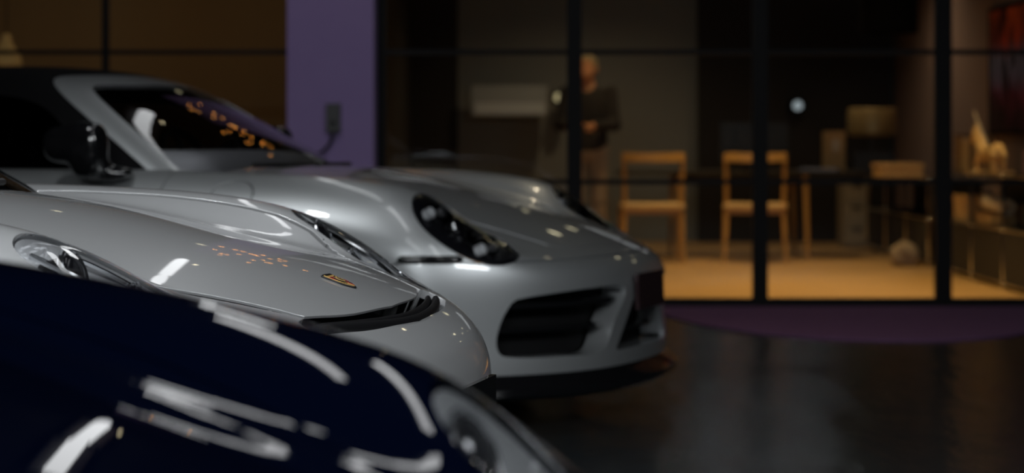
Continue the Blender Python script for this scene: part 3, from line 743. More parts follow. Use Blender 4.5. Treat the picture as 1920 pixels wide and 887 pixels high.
M['oak'] = noise_mat('oak_wood', (.52, .30, .10), (.42, .23, .07), 14, .42, (1, 1, .12))
M['weave'] = mat('paper_cord', (.55, .36, .17), .30, bump=.35, bscale=160)
M['steel'] = mat('steel_tube', (.55, .56, .60), .25, 1.0)
WY = 12.70                                               # the plane of the glazed partition
def at(px, py, Y): return Vector(((px-960)*Y/4000, Y, .98+(268-py)*Y/4000))

kind(box('floor', (0, 4.1, -.05), (18, 17.2, .1), M['epoxy'], bevel=0))
kind(box('ceiling', (0, 4.1, 3.25), (18, 17.2, .1), M['ceiling'], bevel=0))
kind(box('wall_back', (0, -4.55, 1.6), (18, .1, 3.3), M['wall_dark'], bevel=0))
kind(box('wall_left', (-9.05, 8.5, 1.6), (.1, 26.2, 3.3), M['wall_dark'], bevel=0))
kind(box('wall_right', (9.05, 4.1, 1.6), (.1, 17.2, 3.3), M['wall_dark'], bevel=0))

# purple column
kind(box('wall_column', ((-1.30-.80)/2, WY-.12, 1.6), (.50, .50, 3.2), M['purple'], bevel=.006))
# steel glazed partition: posts, rails, panes
def px(x): return (x-960)*WY/4000
posts = [(715, .055), (1077, .088), (1425, .088), (1768, .095), (2118, .09), (2466, .09)]
lposts = [(547, .030), (198, .034), (-152, .034), (-502, .034), (-852, .034)]
n = 0
for i, (p, w_) in enumerate(posts): n += 1; kind(box('trim_%d' % n, (px(p), WY, 1.6), (w_, .07, 3.2), M['frame'], bevel=.004))
for i, (p, w_) in enumerate(lposts): n += 1; kind(box('trim_%d' % n, (px(p), WY, 1.6), (w_, .06, 3.2), M['frame'], bevel=.004))
xr = px(2466); xl = px(-852)
kind(box('trim_20', ((px(715)+xr)/2, WY, .028), (xr-px(715), .08, .056), M['frame'], bevel=.003))
kind(box('trim_21', ((xl-1.3)/2, WY, .028), (-1.3-xl, .08, .056), M['frame'], bevel=.003))
kind(box('wall_partition', ((xr+9)/2, WY, 1.6), (9-xr, .1, 3.2), M['wall_dark'], bevel=0))
kind(box('wall_partition_left', ((xl-9)/2, WY, 1.6), (9+xl, .1, 3.2), M['wall_dark'], bevel=0))
wn = 0
def bay(a, b, th):
    global wn; wn += 1
    x0, x1 = px(a), px(b)
    bm = bmesh.new(); add_box(bm, (0, 0, 0), (x1-x0-.02, .008, 3.12))
    pane = kind(finish(bm, 'window_%d' % wn, M['glass'], smooth=False, loc=((x0+x1)/2, WY, 1.62)))
    for py in (98, 341):
        if py == 341 and a < 600: th2 = .024
        else: th2 = th
        z = .98+(268-py)*WY/4000
        fr = box('window_frame', (0, 0, z-1.62), (x1-x0, .045, th2), M['frame'], pane, bevel=.003); kind(fr)
for a, b in zip([p for p, _ in posts], [p for p, _ in posts][1:]): bay(a, b, .030)
for a, b in zip([p for p, _ in lposts][1:], [p for p, _ in lposts]): bay(a, b, .026)

# rooms behind the glass
kind(box('floor_office', (3.9, 17.05, -.05), (10.3, 8.6, .1), M['oak_floor'], bevel=0))
kind(box('ceiling_office', (3.9, 17.05, 2.95), (10.3, 8.6, .1), M['ceiling'], bevel=0))
kind(box('wall_office_back', (3.9, 21.35, 1.45), (10.3, .1, 2.9), M['office_wall'], bevel=0))
kind(box('wall_office_right', (3.85, 17.05, 1.45), (.1, 8.6, 2.9), M['maroon'], bevel=0))
kind(box('wall_office_left', (-1.05, 17.1, 1.45), (.1, 8.4, 2.9), M['office_dark'], bevel=0))
kind(box('trim_22', (-.77, 21.2, 1.45), (.46, .2, 2.9), M['office_dark'], bevel=0))
kind(box('trim_23', (2.80, 21.2, 1.45), (1.9, .2, 2.9), M['office_dark'], bevel=0))
kind(box('floor_lounge', (-5.1, 14.2, -.05), (7.8, 2.9, .1), M['oak_floor'], bevel=0))
kind(box('ceiling_lounge', (-5.1, 14.2, 3.25), (7.8, 2.9, .1), M['ceiling'], bevel=0))
kind(box('wall_lounge', (-5.1, 15.6, 1.6), (7.8, .1, 3.3), M['amber_wall'], bevel=0))

# ---------------------------------------------------------------- lights that show in the paint
M['tube_glow'] = emit_mat('tube_glow', (.96, .98, 1.0), TUBE_E); M['tube_soft'] = emit_mat('tube_glow_soft', (.96, .98, 1.0), TUBE_E*.42)
def tube_light(x, y0, y1, label, z=3.10, dx=0.0, wd=.105):
    o = empty('tube_light', (x, (y0+y1)/2, 3.20)); tag(o, label, 'ceiling light', 'white tube lights on the showroom ceiling')
    L = math.hypot(y1-y0, dx); o.rotation_euler[2] = -math.atan2(dx, y1-y0)
    box('fixture', (0, 0, -.025), (.22, L, .05), M['black'], o, bevel=.008)
    tube('diffuser', [(0, -L/2+.02, -.06), (0, L/2-.02, -.06)], wd, M['tube_glow'] if y0 < 7 else M['tube_soft'], o, 16, ell=.45)
    return o
def tube_pair(a, b, label):
    (xa, ya), (xb, yb) = a, b; o = tube_light((xa+xb)/2, min(ya, yb), max(ya, yb), label, dx=(xb-xa) if yb > ya else (xa-xb)); return o
tube_pair((.03, 3.3), (-.60, 5.4), 'white ceiling tube over the dark blue car')
tube_pair((.98, 3.0), (.35, 5.1), 'white ceiling tube over the blue car headlight')
tube_pair((-.40, 6.1), (-.70, 7.2), 'white ceiling tube over the crested grey car')
tube_pair((-.76, 7.5), (-.95, 9.0), 'white ceiling tube over the silver cabriolet nose')
tube_pair((-.96, 9.2), (-1.1, 10.6), 'white ceiling tube between the cabriolet and the column')
# warm bulbs hanging in front of the column
M['bulb_glow'] = emit_mat('bulb_glow', (1.0, .40, .08), BULB_E); M['bulb_white'] = emit_mat('spot_glow', (1.0, .86, .55), SPOT_E)
o = empty('hanging_light', (-.95, 11.75, 3.2)); tag(o, 'hanging cluster of small amber bulbs above the purple column, mirrored in the windscreen', 'light')
bm = bmesh.new(); add_lathe(bm, [(.001, -.03), (.25, -.03), (.26, 0)], seg=24); finish(bm, 'canopy', M['frame'], o)
for i in range(23):
    x = .22+rng.uniform(-.45, .42); y = rng.uniform(-.25, .25); z = -.20-.62*rng.random()
    c = tube('bulb_cord', [(x*.3, y*.3, -.02), (x*.85, y, z*.5), (x, y, z)], .003, M['frame'], o, 5)
    bm = bmesh.new(); bmesh.ops.create_icosphere(bm, subdivisions=2, radius=.0075); bmesh.ops.scale(bm, vec=(1, 1, 1.3), verts=bm.verts)
    finish(bm, 'bulb', M['bulb_glow'], c, loc=(x, y, z-.02))
def downlight(p, e, col, label, size=.10, spot=1.5, mm=None, group=None):
    o = empty('downlight', p); tag(o, label, 'ceiling light', group)
    bm = bmesh.new(); add_lathe(bm, [(size*.75, .0), (size*1.1, -.004), (size*1.15, 0)], seg=24); finish(bm, 'trim_ring', M['frame'], o)
    bm = bmesh.new(); add_lathe(bm, [(.001, -.003), (size*.75, -.003), (size*.75, -.001)], seg=24); finish(bm, 'lamp_face', mm or M['bulb_white'], o)
    l = lamp('downlight_beam', 'SPOT', (p[0], p[1], p[2]-.02), e, col, (0, 0, 0), spot_size=spot, spot_blend=.8, shadow_soft_size=.06); return o
for i, (x, y, e) in enumerate(((1.15, 13.9, 205), (2.25, 13.9, 205), (3.1, 14.6, 120), (1.4, 16.6, 120), (2.3, 16.7, 105), (.80, 17.55, 60))):
    downlight((x, y, 2.90), e, OFFICE_WARM, 'warm recessed downlight in the office ceiling ' + ('by the glass above the oak floor', 'by the glass near the painting', 'over the glass display cabinet', 'over the first oak chair', 'over the second oak chair', 'added to light the standing person')[i], group='office downlights')  # the last one is added to brighten the person's face
for i, (x, y) in enumerate(((-1.0, 10.6), (.4, 9.8), (1.3, 11.4))):
    downlight((x, y, 3.20), 14, (1, .85, .6), 'small yellowish spot in the showroom ceiling ' + ('before the purple column', 'ahead of the cabriolet', 'over the purple rug')[i], .06, 1.6, group='showroom spots')

for i, (x, e) in enumerate(((-3.9, 7), (-2.6, 10), (-1.5, 9))):  # unseen lights added to wash the amber wall behind the glass
    downlight((x, 14.35, 3.20), e, (1.0, .66, .30), 'warm added fill light behind the amber windows, ' + ('over the gold pendant', 'by the thin black post', 'beside the purple column')[i], .05, 2.4, group='added lounge fill lights')
for i, (x, y, e) in enumerate(((.7, 19.6, 50), (2.9, 18.6, 60), (2.6, 15.8, 14))):  # unseen lights added to brighten the back and right side of the office
    downlight((x, y, 2.90), e, (1, .74, .45), 'small added fill light in the office ceiling ' + ('near the back wall', 'over the drum lamp cabinet', 'beside the painting')[i], .05, 2.5, group='added office fill lights')

# ---------------------------------------------------------------- things before the glass
# purple mat on the floor
bm = bmesh.new(); ring = []
for t in np.linspace(-PI, 0, 49): ring.append((1.95+1.12*math.cos(t), 12.62+2.12*math.sin(t)))
lo = [bm.verts.new((x, y, .001)) for x, y in ring]; hi = [bm.verts.new((x, y, .010)) for x, y in ring]; inn = [bm.verts.new((1.95+(x-1.95)*.985, 12.62+(y-12.62)*.985, .013)) for x, y in ring]
for a, b in ((lo, hi), (hi, inn)):
    for i in range(48): bm.faces.new((a[i], a[i+1], b[i+1], b[i]))
bm.faces.new(inn); bm.faces.new(lo[::-1])
for a, b in ((lo, hi), (hi, inn)): bm.faces.new((a[0], b[0], b[-1], a[-1]))
tag(finish(bm, 'entrance_rug', M['rug'], angle=30), 'half-round purple rug on the dark floor before the glass', 'rug')

# charger on the column
o = empty('wall_charger', (at(626, 221, 12.33).x, 12.33, at(626, 221, 12.33).z)); tag(o, 'small black charging box with a cable on the purple column', 'charger')
box('housing', (0, -.03, 0), (.082, .06, .165), M['black'], o, bevel=.012)
bm = bmesh.new(); add_lathe(bm, [(.001, -.012), (.016, -.012), (.018, 0)], (0, -.06, -.03), 'Y', 20); finish(bm, 'socket', M['gloss_black'], o)
tube('cable', catmull([(.0, -.03, -.08), (-.015, -.035, -.14), (-.07, -.03, -.20), (-.14, -.03, -.24), (-.20, -.03, -.36)], 5), .009, M['rubber'], o, 8)

# ---------------------------------------------------------------- the office behind the glass
def chair(name, label, loc, rz):
    r = empty(name, loc, rz); tag(r, label, 'chair', 'oak chairs at the office table')
    W = .25
    for s in (-1, 1):
        # rear post runs from the floor to the top rail, front leg to the seat
        tube('leg', catmull([(s*W*1.0, -.265, 0), (s*W*.96, -.215, .22), (s*W*.93, -.20, .45), (s*W*.94, -.225, .68), (s*W*.96, -.265, .885)], 5), [.013]*5+[.019]*11+[.017]*5, M['oak'], r, 10)
        tube('leg', [(s*W*1.02, .235, 0), (s*W*.98, .225, .25), (s*W*.96, .22, .445)], [.012, .018, .020], M['oak'], r, 10)
        box('side_rail', (s*W*.94, .01, .425), (.022, .43, .045), M['oak'], r, bevel=.005)
    bm = bmesh.new(); pts = catmull([(-W*.99, -.263, .865), (-W*.5, -.298, .862), (0, -.308, .860), (W*.5, -.298, .862), (W*.99, -.263, .865)], 5)
    add_sweep(bm, pts, [(-.011, -.036), (.011, -.036), (.013, 0), (.011, .036), (-.011, .036), (-.009, 0)], [(0, -1, 0)]*len(pts)); finish(bm, 'backrest', M['oak'], r, angle=50)
    for y in (-.20, .22): box('cross_rail', (0, y, .425), (W*1.86, .022, .045), M['oak'], r, bevel=.005)
    seat = lambda x, y, z: smax(smax(np.abs(x)-(.262-.02*(y+.2)), np.abs(y-.01)-.245, .05), np.abs(z-.462+.018*np.exp(-(x*x+y*y)/.03)-.0)-.024, .025)
    blob('seat', seat, (-.30, -.27, .40), (.30, .30, .52), .012, M['weave'], r)
    return r
c1 = chair('oak_chair', 'oak chair with open back, left one behind the glass', (at(1225, 290, 17.3).x, 17.55, 0), 0)
c2 = copy_tree(c1); c2.location = (at(1422, 290, 17.3).x, 17.55, 0); c2.rotation_euler[2] = -.10; c2['label'] = 'oak chair with open back, half hidden behind the second black post'

t = empty('office_table', (1.95, 18.45, 0)); tag(t, 'long dark-topped table with wooden legs behind the oak chairs', 'table')
box('tabletop', (0, 0, .725), (2.06, .95, .03), M['office_dark'], t, bevel=.008)
for sx in (-1, 1):
    for sy in (-1, 1): tube('leg', [(sx*.55, sy*.42, 0), (sx*.53, sy*.41, .71)], [.018, .026], M['oak'], t, 10)
for sy in (-1, 1): box('apron', (0, sy*.40, .685), (1.04, .022, .05), M['office_dark'], t)

mo = empty('monitor', (at(1414, 300, 18.4).x, 18.40, .7405)); tag(mo, 'black computer monitor seen from behind on the office table', 'monitor')
box('screen', (0, 0, .245), (.58, .035, .34), M['black'], mo, bevel=.010); box('rear_housing', (0, -.03, .24), (.34, .04, .2), M['black'], mo, bevel=.015)
box('stand', (0, -.01, .06), (.06, .02, .13), M['black'], mo); box('base', (0, 0, .007), (.24, .18, .014), M['black'], mo, bevel=.005)
lp = empty('laptop', (2.62, 18.15, .7405), -.3); tag(lp, 'slim grey laptop lying on the table end by the monitor', 'laptop')
box('keyboard_base', (0, 0, .009), (.32, .22, .016), M['steel'], lp, bevel=.004); box('lid', (0, .01, .022), (.32, .22, .008), M['steel'], lp, bevel=.003)

# standing person behind the first heavy post
SK = mat('skin', (.55, .26, .15), .55); HAIR = mat('grey_blond_hair', (.34, .27, .17), .7, bump=.6, bscale=90)
JK = mat('dark_jacket', (.018, .016, .022), .85, bump=.2, bscale=60); TR = mat('pale_trousers', (.34, .27, .22), .85); SHOE = mat('brown_shoe', (.06, .035, .02), .5)
pr = empty('person', (.655, 18.35, 0), PI*.93); tag(pr, 'person with grey-blond hair, dark jacket and pale trousers looking down at their hands', 'person')
U = union
arms = []
J = {}
for s in (-1, 1):
    J[s] = dict(sh=(s*.185, -.005, 1.415), el=(s*.235, .045, 1.135), wr=(s*.085, .265, 1.125))
def hand(s):
    w0 = Vector(J[s]['wr']); fs = [ellips((w0.x-s*.012, w0.y+.045, w0.z-.004), (.036, .046, .017), 2.4)]
    for k in range(4):
        bx = w0.x-s*(-.026+.018*k); L = (.030, .034, .032, .025)[k]
        a = (bx, w0.y+.082, w0.z-.004); b = (bx-s*.004, w0.y+.082+L, w0.z-.010); c = (bx-s*.006, w0.y+.078+L*1.35, w0.z-.036); d = (bx-s*.006, w0.y+.066+L, w0.z-.052)
        fs += [capsule(a, b, .0088, .0082), capsule(b, c, .0082, .0075), capsule(c, d, .0075, .0065)]
    a = (w0.x-s*.040, w0.y+.030, w0.z+.004); b = (w0.x-s*.056, w0.y+.068, w0.z+.014); c = (w0.x-s*.048, w0.y+.104, w0.z+.010)
    fs += [capsule(a, b, .0115, .010), capsule(b, c, .0095, .008)]
    return union(fs, .006)
HC = np.array([0, .035, 1.615])
def head(x, y, z):
    # tilted forward
    c, s_ = math.cos(.35), math.sin(.35); yy = (y-HC[1])*c+(z-HC[2])*s_; zz = -(y-HC[1])*s_+(z-HC[2])*c
    y2 = yy; z2 = zz
    sk = ellips((0, -.012, .025), (.076, .094, .094))(x, y2, z2); jaw = ellips((0, .028, -.052), (.055, .060, .066))(x, y2, z2)
    v = smin(sk, jaw, .05); v = smin(v, ellips((0, .088, -.012), (.013, .022, .024))(x, y2, z2), .016)
    v = smin(v, ellips((0, .078, .024), (.05, .016, .010))(x, y2, z2), .015)
    for q in (-1, 1):
        v = smax(v, -ellips((q*.031, .092, .008), (.017, .012, .009))(x, y2, z2), .012); v = smin(v, ellips((q*.031, .075, .008), (.013, .012, .010))(x, y2, z2), .004)
        v = smin(v, ellips((q*.079, -.008, -.005), (.010, .020, .032))(x, y2, z2), .008)
    v = smin(v, ellips((0, .079, -.050), (.024, .010, .006))(x, y2, z2), .006); v = smin(v, ellips((0, .076, -.064), (.020, .010, .007))(x, y2, z2), .006)
    return v
body = [head, capsule((0, -.005, 1.44), (0, .02, 1.56), .056, .052), ellips((0, -.005, 1.27), (.165, .105, .22), 2.4), ellips((0, 0, 1.02), (.15, .105, .17), 2.4)]
for s in (-1, 1):
    body += [capsule(J[s]['sh'], J[s]['el'], .052, .040), capsule(J[s]['el'], J[s]['wr'], .040, .026), capsule((s*.085, 0, .92), (s*.10, .01, .50), .080, .056), capsule((s*.10, .01, .50), (s*.105, -.015, .09), .055, .037),
             capsule((s*.105, -.03, .05), (s*.115, .13, .035), .038, .030)]
bf = union(body, .035); hands = [hand(-1), hand(1)]
def full(x, y, z): return smin(smin(bf(x, y, z), hands[0](x, y, z), .010), hands[1](x, y, z), .010)
body_o = extract(full, ar(-.34, .34, .011), ar(-.20, .46, .011), ar(.0, 1.80, .011)).obj('body', SK, pr)
jk = [ellips((0, -.005, 1.26), (.182, .122, .235), 2.5), ellips((0, 0, 1.00), (.170, .122, .17), 2.6)]
for s in (-1, 1): jk += [capsule(J[s]['sh'], J[s]['el'], .066, .054), capsule(J[s]['el'], (s*.105, .232, 1.127), .054, .038)]
jf = union(jk, .04)
jacket = lambda x, y, z: smax(smax(jf(x, y, z), .86-z+.0*x, .01), -(capsule((0, .02, 1.42), (0, .07, 1.60), .066, .08)(x, y, z)), .01)
extract(jacket, ar(-.34, .34, .012), ar(-.20, .36, .012), ar(.80, 1.56, .012)).obj('jacket', JK, pr)
tr = [ellips((0, 0, .94), (.162, .114, .12), 2.5)]
for s in (-1, 1): tr += [capsule((s*.085, 0, .92), (s*.10, .01, .50), .092, .072), capsule((s*.10, .01, .50), (s*.105, -.012, .10), .072, .062)]
tf = union(tr, .03)
extract(lambda x, y, z: smax(smax(tf(x, y, z), .065-z, .008), z-.99, .01), ar(-.30, .30, .012), ar(-.20, .20, .012), ar(.03, 1.02, .012)).obj('trousers', TR, pr)
for s in (-1, 1):
    sh = lambda x, y, z: smax(U([capsule((s*.105, -.035, .05), (s*.117, .15, .036), .048, .040), capsule((s*.105, -.02, .05), (s*.105, -.015, .10), .047, .044)], .02)(x, y, z), -z, .006)
    blob('shoe', sh, (s*.11-.09, -.12, -.02), (s*.11+.09, .24, .16), .009, SHOE, pr)
def hairf(x, y, z):
    c, s_ = math.cos(.35), math.sin(.35); yy = (y-HC[1])*c+(z-HC[2])*s_; zz = -(y-HC[1])*s_+(z-HC[2])*c
    v = ellips((0, -.020, .034), (.086, .102, .102))(x, yy, zz)
    cut_ = ellips((0, .115, -.035), (.085, .105, .095))(x, yy, zz)
    return smax(smax(v, -cut_, .02), -(zz+.07), .02)+.003*np.sin(x*210)*np.sin(yy*130+zz*60)
blob('hair', hairf, (-.11, -.16, 1.46), (.11, .17, 1.78), .008, HAIR, pr)
# grey cabinet unit on the far wall, seen through the left bay
g = empty('wall_unit', (at(955, 190, 21.0).x, 21.05, at(955, 190, 21.0).z)); tag(g, 'pale grey rounded unit mounted on the office back wall behind the left glass bay', 'wall unit')
box('casing', (0, -.10, 0), (.74, .22, .30), mat('unit_grey', (.30, .31, .30), .6), g, bevel=.035); box('lower_flap', (0, -.215, -.075), (.68, .02, .11), mat('unit_pale', (.52, .53, .52), .5), g, bevel=.008)

# display cabinet of chrome tubes and dark panels along the right wall
def tube_cabinet(name, label, x0, x1, y0, y1, ht, nb, shelf):
    r = empty(name, ((x0+x1)/2, (y0+y1)/2, 0)); tag(r, label, 'cabinet', 'chrome framed cabinets on the right'); hx, hy = (x1-x0)/2, (y1-y0)/2
    bm = bmesh.new(); ys = np.linspace(-hy, hy, nb+1)
    for x in (-hx, hx):
        for y in ys: add_tube(bm, [(x, y, .0), (x, y, ht)], .011, 8)
        for z in (.04, shelf, ht): add_tube(bm, [(x, -hy, z), (x, hy, z)], .010, 8)
    for y in ys:
        for z in (.04, shelf, ht): add_tube(bm, [(-hx, y, z), (hx, y, z)], .010, 8)
    finish(bm, 'frame', M['chrome'], r)
    for x in (-hx, hx):
        for y in ys:
            for z in (.04, shelf, ht):
                bm = bmesh.new(); bmesh.ops.create_uvsphere(bm, u_segments=12, v_segments=8, radius=.017); finish(bm, 'ball_joint', M['chrome'], r, loc=(x, y, z))
    box('top_panel', (0, 0, ht), (2*hx-.02, 2*hy-.02, .008), M['black'], r, bevel=0); box('shelf_panel', (0, 0, shelf), (2*hx-.02, 2*hy-.02, .008), M['black'], r, bevel=0)
    box('bottom_panel', (0, 0, .04), (2*hx-.02, 2*hy-.02, .008), M['black'], r, bevel=0); box('back_panel', (hx-.004, 0, ht/2+.02), (.006, 2*hy-.02, ht-.05), M['black'], r, bevel=0)
    for i in range(nb):
        yc = (ys[i]+ys[i+1])/2; box('door', (-hx, yc, (shelf+.04)/2), (.006, (ys[1]-ys[0])-.03, shelf-.06), M['office_dark'], r, bevel=0)
    return r
tube_cabinet('display_cabinet', 'chrome tube cabinet with black top and horse figure, by the glass', 3.29, 3.72, 13.30, 16.25, .76, 3, .40)
tube_cabinet('display_cabinet', 'chrome tube cabinet farther back carrying the drum lamp', 3.29, 3.72, 16.85, 19.75, .70, 3, .38)
CARD = mat('tan_cardboard', (.60, .38, .17), .8); CARD2 = mat('brown_cardboard', (.34, .19, .08), .8); PAPER = mat('paper_white', (.72, .62, .48), .7); BRASS = mat('bronze_shade', (.30, .21, .09), .45, .4); GOLDF = mat('gilt_figure', (.70, .46, .20), .45, .2)
def carton(label, c, s, m, group=None, rz=0):
    o = empty('carton', (c[0], c[1], c[2]-s[2]/2), rz); tag(o, label, 'box', group); box('body', (0, 0, s[2]*.42), (s[0], s[1], s[2]*.84), m, o, bevel=.004); box('lid', (0, 0, s[2]*.86), (s[0]+.008, s[1]+.008, s[2]*.27), m, o, bevel=.004)
carton('tan box on the cabinet shelf under the horse figure', (3.44, 15.85, .404+.095), (.22, .44, .19), CARD)
carton('lower tan box tucked at the shelf end by the post', (3.50, 16.13, .404+.06), (.22, .10, .12), CARD)
carton('brown box on the cabinet shelf behind the white roll', (3.63, 15.15, .404+.07), (.12, .5, .14), CARD2)
ro = empty('paper_roll', (3.42, 15.0, .404+.141), 0); tag(ro, 'white paper roll lying on the cabinet shelf by the right frame', 'roll')
bm = bmesh.new(); add_lathe(bm, [(.02, -.16), (.052, -.16), (.056, -.15), (.056, .15), (.052, .16), (.02, .16), (.02, -.16)], axis='Y', seg=24); finish(bm, 'sheet', PAPER, ro, rot=(.12, 0, .25))
bm = bmesh.new(); add_lathe(bm, [(.016, -.158), (.0195, -.158), (.0195, .158), (.016, .158), (.016, -.158)], axis='Y', seg=20); finish(bm, 'core', CARD2, ro, rot=(.12, 0, .25))
bk = empty('stacked_papers', (3.42, 15.05, .405)); tag(bk, 'low stack of tan folders under the white paper roll', 'folders')
for i in range(3): box('folder', (0, .01*i, .012+.026*i), (.19, .36, .022), CARD if i % 2 else CARD2, bk, bevel=.003, rz=.05*i)

# horse figure on the cabinet
hx, hy, hz = 3.40, 15.15, .766
s_ = 1.0
hf = union([ellips((0, 0, .135), (.050, .125, .052), 2.2), ellips((0, .105, .145), (.048, .055, .055)), ellips((0, -.10, .150), (.050, .060, .058)),
            capsule((0, .13, .16), (0, .215, .285), .045, .030), capsule((0, .215, .295), (0, .285, .225), .030, .019), ellips((0, .21, .29), (.026, .035, .035)),
            capsule((-.014, .205, .315), (-.016, .20, .355), .010, .003), capsule((.014, .205, .315), (.016, .20, .355), .010, .003),
            capsule((0, .20, .32), (0, .11, .20), .016, .020),
            capsule((-.030, .115, .11), (-.032, .155, .055), .025, .017), capsule((-.032, .155, .055), (-.032, .140, .008), .016, .012), capsule((-.032, .135, .008), (-.032, .155, .008), .014, .012),
            capsule((.030, .115, .11), (.032, .105, .055), .025, .017), capsule((.032, .105, .055), (.032, .110, .008), .016, .012), capsule((.032, .105, .008), (.032, .125, .008), .014, .012),
            capsule((-.030, -.115, .12), (-.034, -.085, .070), .034, .020), capsule((-.034, -.085, .070), (-.034, -.125, .045), .018, .013), capsule((-.034, -.125, .045), (-.034, -.115, .008), .013, .012), capsule((-.034, -.12, .008), (-.034, -.098, .008), .014, .012),
            capsule((.030, -.115, .12), (.034, -.085, .070), .034, .020), capsule((.034, -.085, .070), (.034, -.125, .045), .018, .013), capsule((.034, -.125, .045), (.034, -.115, .008), .013, .012), capsule((.034, -.12, .008), (.034, -.098, .008), .014, .012),
            capsule((0, -.15, .18), (0, -.205, .12), .018, .013), capsule((0, -.205, .12), (0, -.21, .04), .014, .006)], .014)
ho = empty('horse_figure', (hx, hy, hz), .25); tag(ho, 'gilded horse figure standing on the cabinet before the painting', 'figurine')
bo = extract(hf, ar(-.09, .09, .007), ar(-.25, .33, .007), ar(-.02, .39, .007)).obj('horse_body', GOLDF, ho); 
box('plinth', (0, .02, .006), (.13, .50, .012), CARD, ho, bevel=.003)
bo.location.z = .006
wd = tube('paper_knife', [tuple(at(1826, 208, 14.95)), tuple(at(1836, 238, 14.95)), tuple(at(1851, 272, 14.95))], [.006, .011, .009], PAPER, None, 8, ell=.4); tag(wd, 'slanting white feather-like blade stuck up before the horse figure', 'ornament')
sup = tube('ornament_stem', [tuple(at(1851, 272, 14.95)), (at(1856, 300, 14.95).x, 14.95, .77)], .004, M['frame'], wd, 6)
sup.parent = wd
for i, (x, y, w2, h2, m, lab) in enumerate(((1800, 16.15, .30, .27, CARD2, 'dark amber picture board leaning on the cabinet by the black post'), (1812, 16.0, .05, .24, CARD, 'thin tan board standing between the leaning picture and the horse'))):
    p = at(x, 300, y); o = empty('leaning_board', (3.50 if i == 0 else 3.40, y, .766), 0); tag(o, lab, 'board')
    box('board', (0, 0, h2/2+.004), (w2, .014, h2), m, o, bevel=.002, rz=0); box('edge_strip', (0, -.008, h2+.002), (w2, .006, .008), PAPER if i else M['frame'], o, bevel=0)
fr = empty('pink_frame', (3.60, 14.62, .766)); tag(fr, 'small pink-brown framed card standing on the cabinet right of the horse', 'picture frame'); box('border', (0, 0, .085), (.18, .014, .17), mat('pink_card', (.32, .13, .12), .6), fr, bevel=.003); box('card', (0, -.009, .085), (.14, .004, .13), mat('rose_card', (.40, .20, .18), .6), fr, bevel=0)

for px_, py_, Y_, lab, c_, e_ in ((1048, 183, 20.9, 'small round warm globe added for a reflected light spot in the glass beside the first heavy post', (1, .80, .42), .55), (1495, 198, 20.9, 'small round white globe added for a reflected light spot in the glass right of the second heavy post', (.85, .95, 1.0), .40)):  # glowing globes added in place of light spots reflected in the glass
    p = at(px_, py_, Y_); o = empty('glass_reflection_globe', p); tag(o, lab, 'lamp')
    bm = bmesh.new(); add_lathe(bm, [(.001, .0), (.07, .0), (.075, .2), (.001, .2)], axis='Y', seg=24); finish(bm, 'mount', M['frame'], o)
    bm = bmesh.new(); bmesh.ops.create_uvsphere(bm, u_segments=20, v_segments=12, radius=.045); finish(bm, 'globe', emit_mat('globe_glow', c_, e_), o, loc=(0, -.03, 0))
# painting on the right wall: an abstract of reds and blues in a dark field
pm = bpy.data.materials.new('abstract_paint'); pm.use_nodes = True; nt = pm.node_tree; b = nt.nodes['Principled BSDF']; L = nt.links
tc = nt.nodes.new('ShaderNodeTexCoord'); mp = nt.nodes.new('ShaderNodeMapping'); mp.inputs['Scale'].default_value = (1, 6.0, 2.0)
n1 = nt.nodes.new('ShaderNodeTexNoise'); n1.inputs['Scale'].default_value = 1.6; n1.inputs['Detail'].default_value = 6; n1.inputs['Distortion'].default_value = .8
sp = nt.nodes.new('ShaderNodeSeparateXYZ'); ma = nt.nodes.new('ShaderNodeMath'); ma.operation = 'MULTIPLY_ADD'; ma.inputs[1].default_value = 1.05; ma.inputs[2].default_value = .22
ad = nt.nodes.new('ShaderNodeMath'); ad.operation = 'MULTIPLY_ADD'; ad.inputs[1].default_value = .55
zone = nt.nodes.new('ShaderNodeValToRGB'); e0 = zone.color_ramp.elements; e0[0].position = .12; e0[0].color = (.05, .004, .03, 1); e0[1].position = .95; e0[1].color = (.55, .09, .02, 1)
for p_, c_ in ((.32, (.20, .02, .10, 1)), (.46, (.20, .21, .48, 1)), (.62, (.26, .32, .66, 1)), (.74, (.45, .05, .03, 1))): e_ = e0.new(p_); e_.color = c_
dark = nt.nodes.new('ShaderNodeValToRGB'); e1 = dark.color_ramp.elements; e1[0].position = .42; e1[0].color = (.02, .01, .02, 1); e1[1].position = .60; e1[1].color = (1, 1, 1, 1)
ml = nt.nodes.new('ShaderNodeMix'); ml.data_type = 'RGBA'; ml.blend_type = 'MULTIPLY'; ml.inputs['Factor'].default_value = 1
L.new(tc.outputs['Object'], mp.inputs[0]); L.new(mp.outputs[0], n1.inputs['Vector']); L.new(tc.outputs['Object'], sp.inputs[0]); L.new(sp.outputs['Z'], ma.inputs[0])
L.new(n1.outputs['Fac'], ad.inputs[0]); L.new(ma.outputs[0], ad.inputs[2]); L.new(ad.outputs[0], zone.inputs[0]); L.new(n1.outputs['Fac'], dark.inputs[0])
L.new(zone.outputs[0], ml.inputs['A']); L.new(dark.outputs[0], ml.inputs['B']); L.new(ml.outputs['Result'], b.inputs['Base Color']); b.inputs['Roughness'].default_value = .5
pt = empty('painting', (3.80, 15.75, 1.54)); tag(pt, 'large abstract painting of red and blue strokes on the right office wall', 'painting')
box('canvas', (-.02, 0, 0), (.03, 2.1, .94), pm, pt, bevel=.003)
bm = bmesh.new()
for z in (-.48, .48): add_box(bm, (-.02, 0, z), (.045, 2.16, .03))
for y in (-1.065, 1.065): add_box(bm, (-.02, y, 0), (.045, .03, .96))
finish(bm, 'picture_frame', M['frame'], pt, smooth=False)
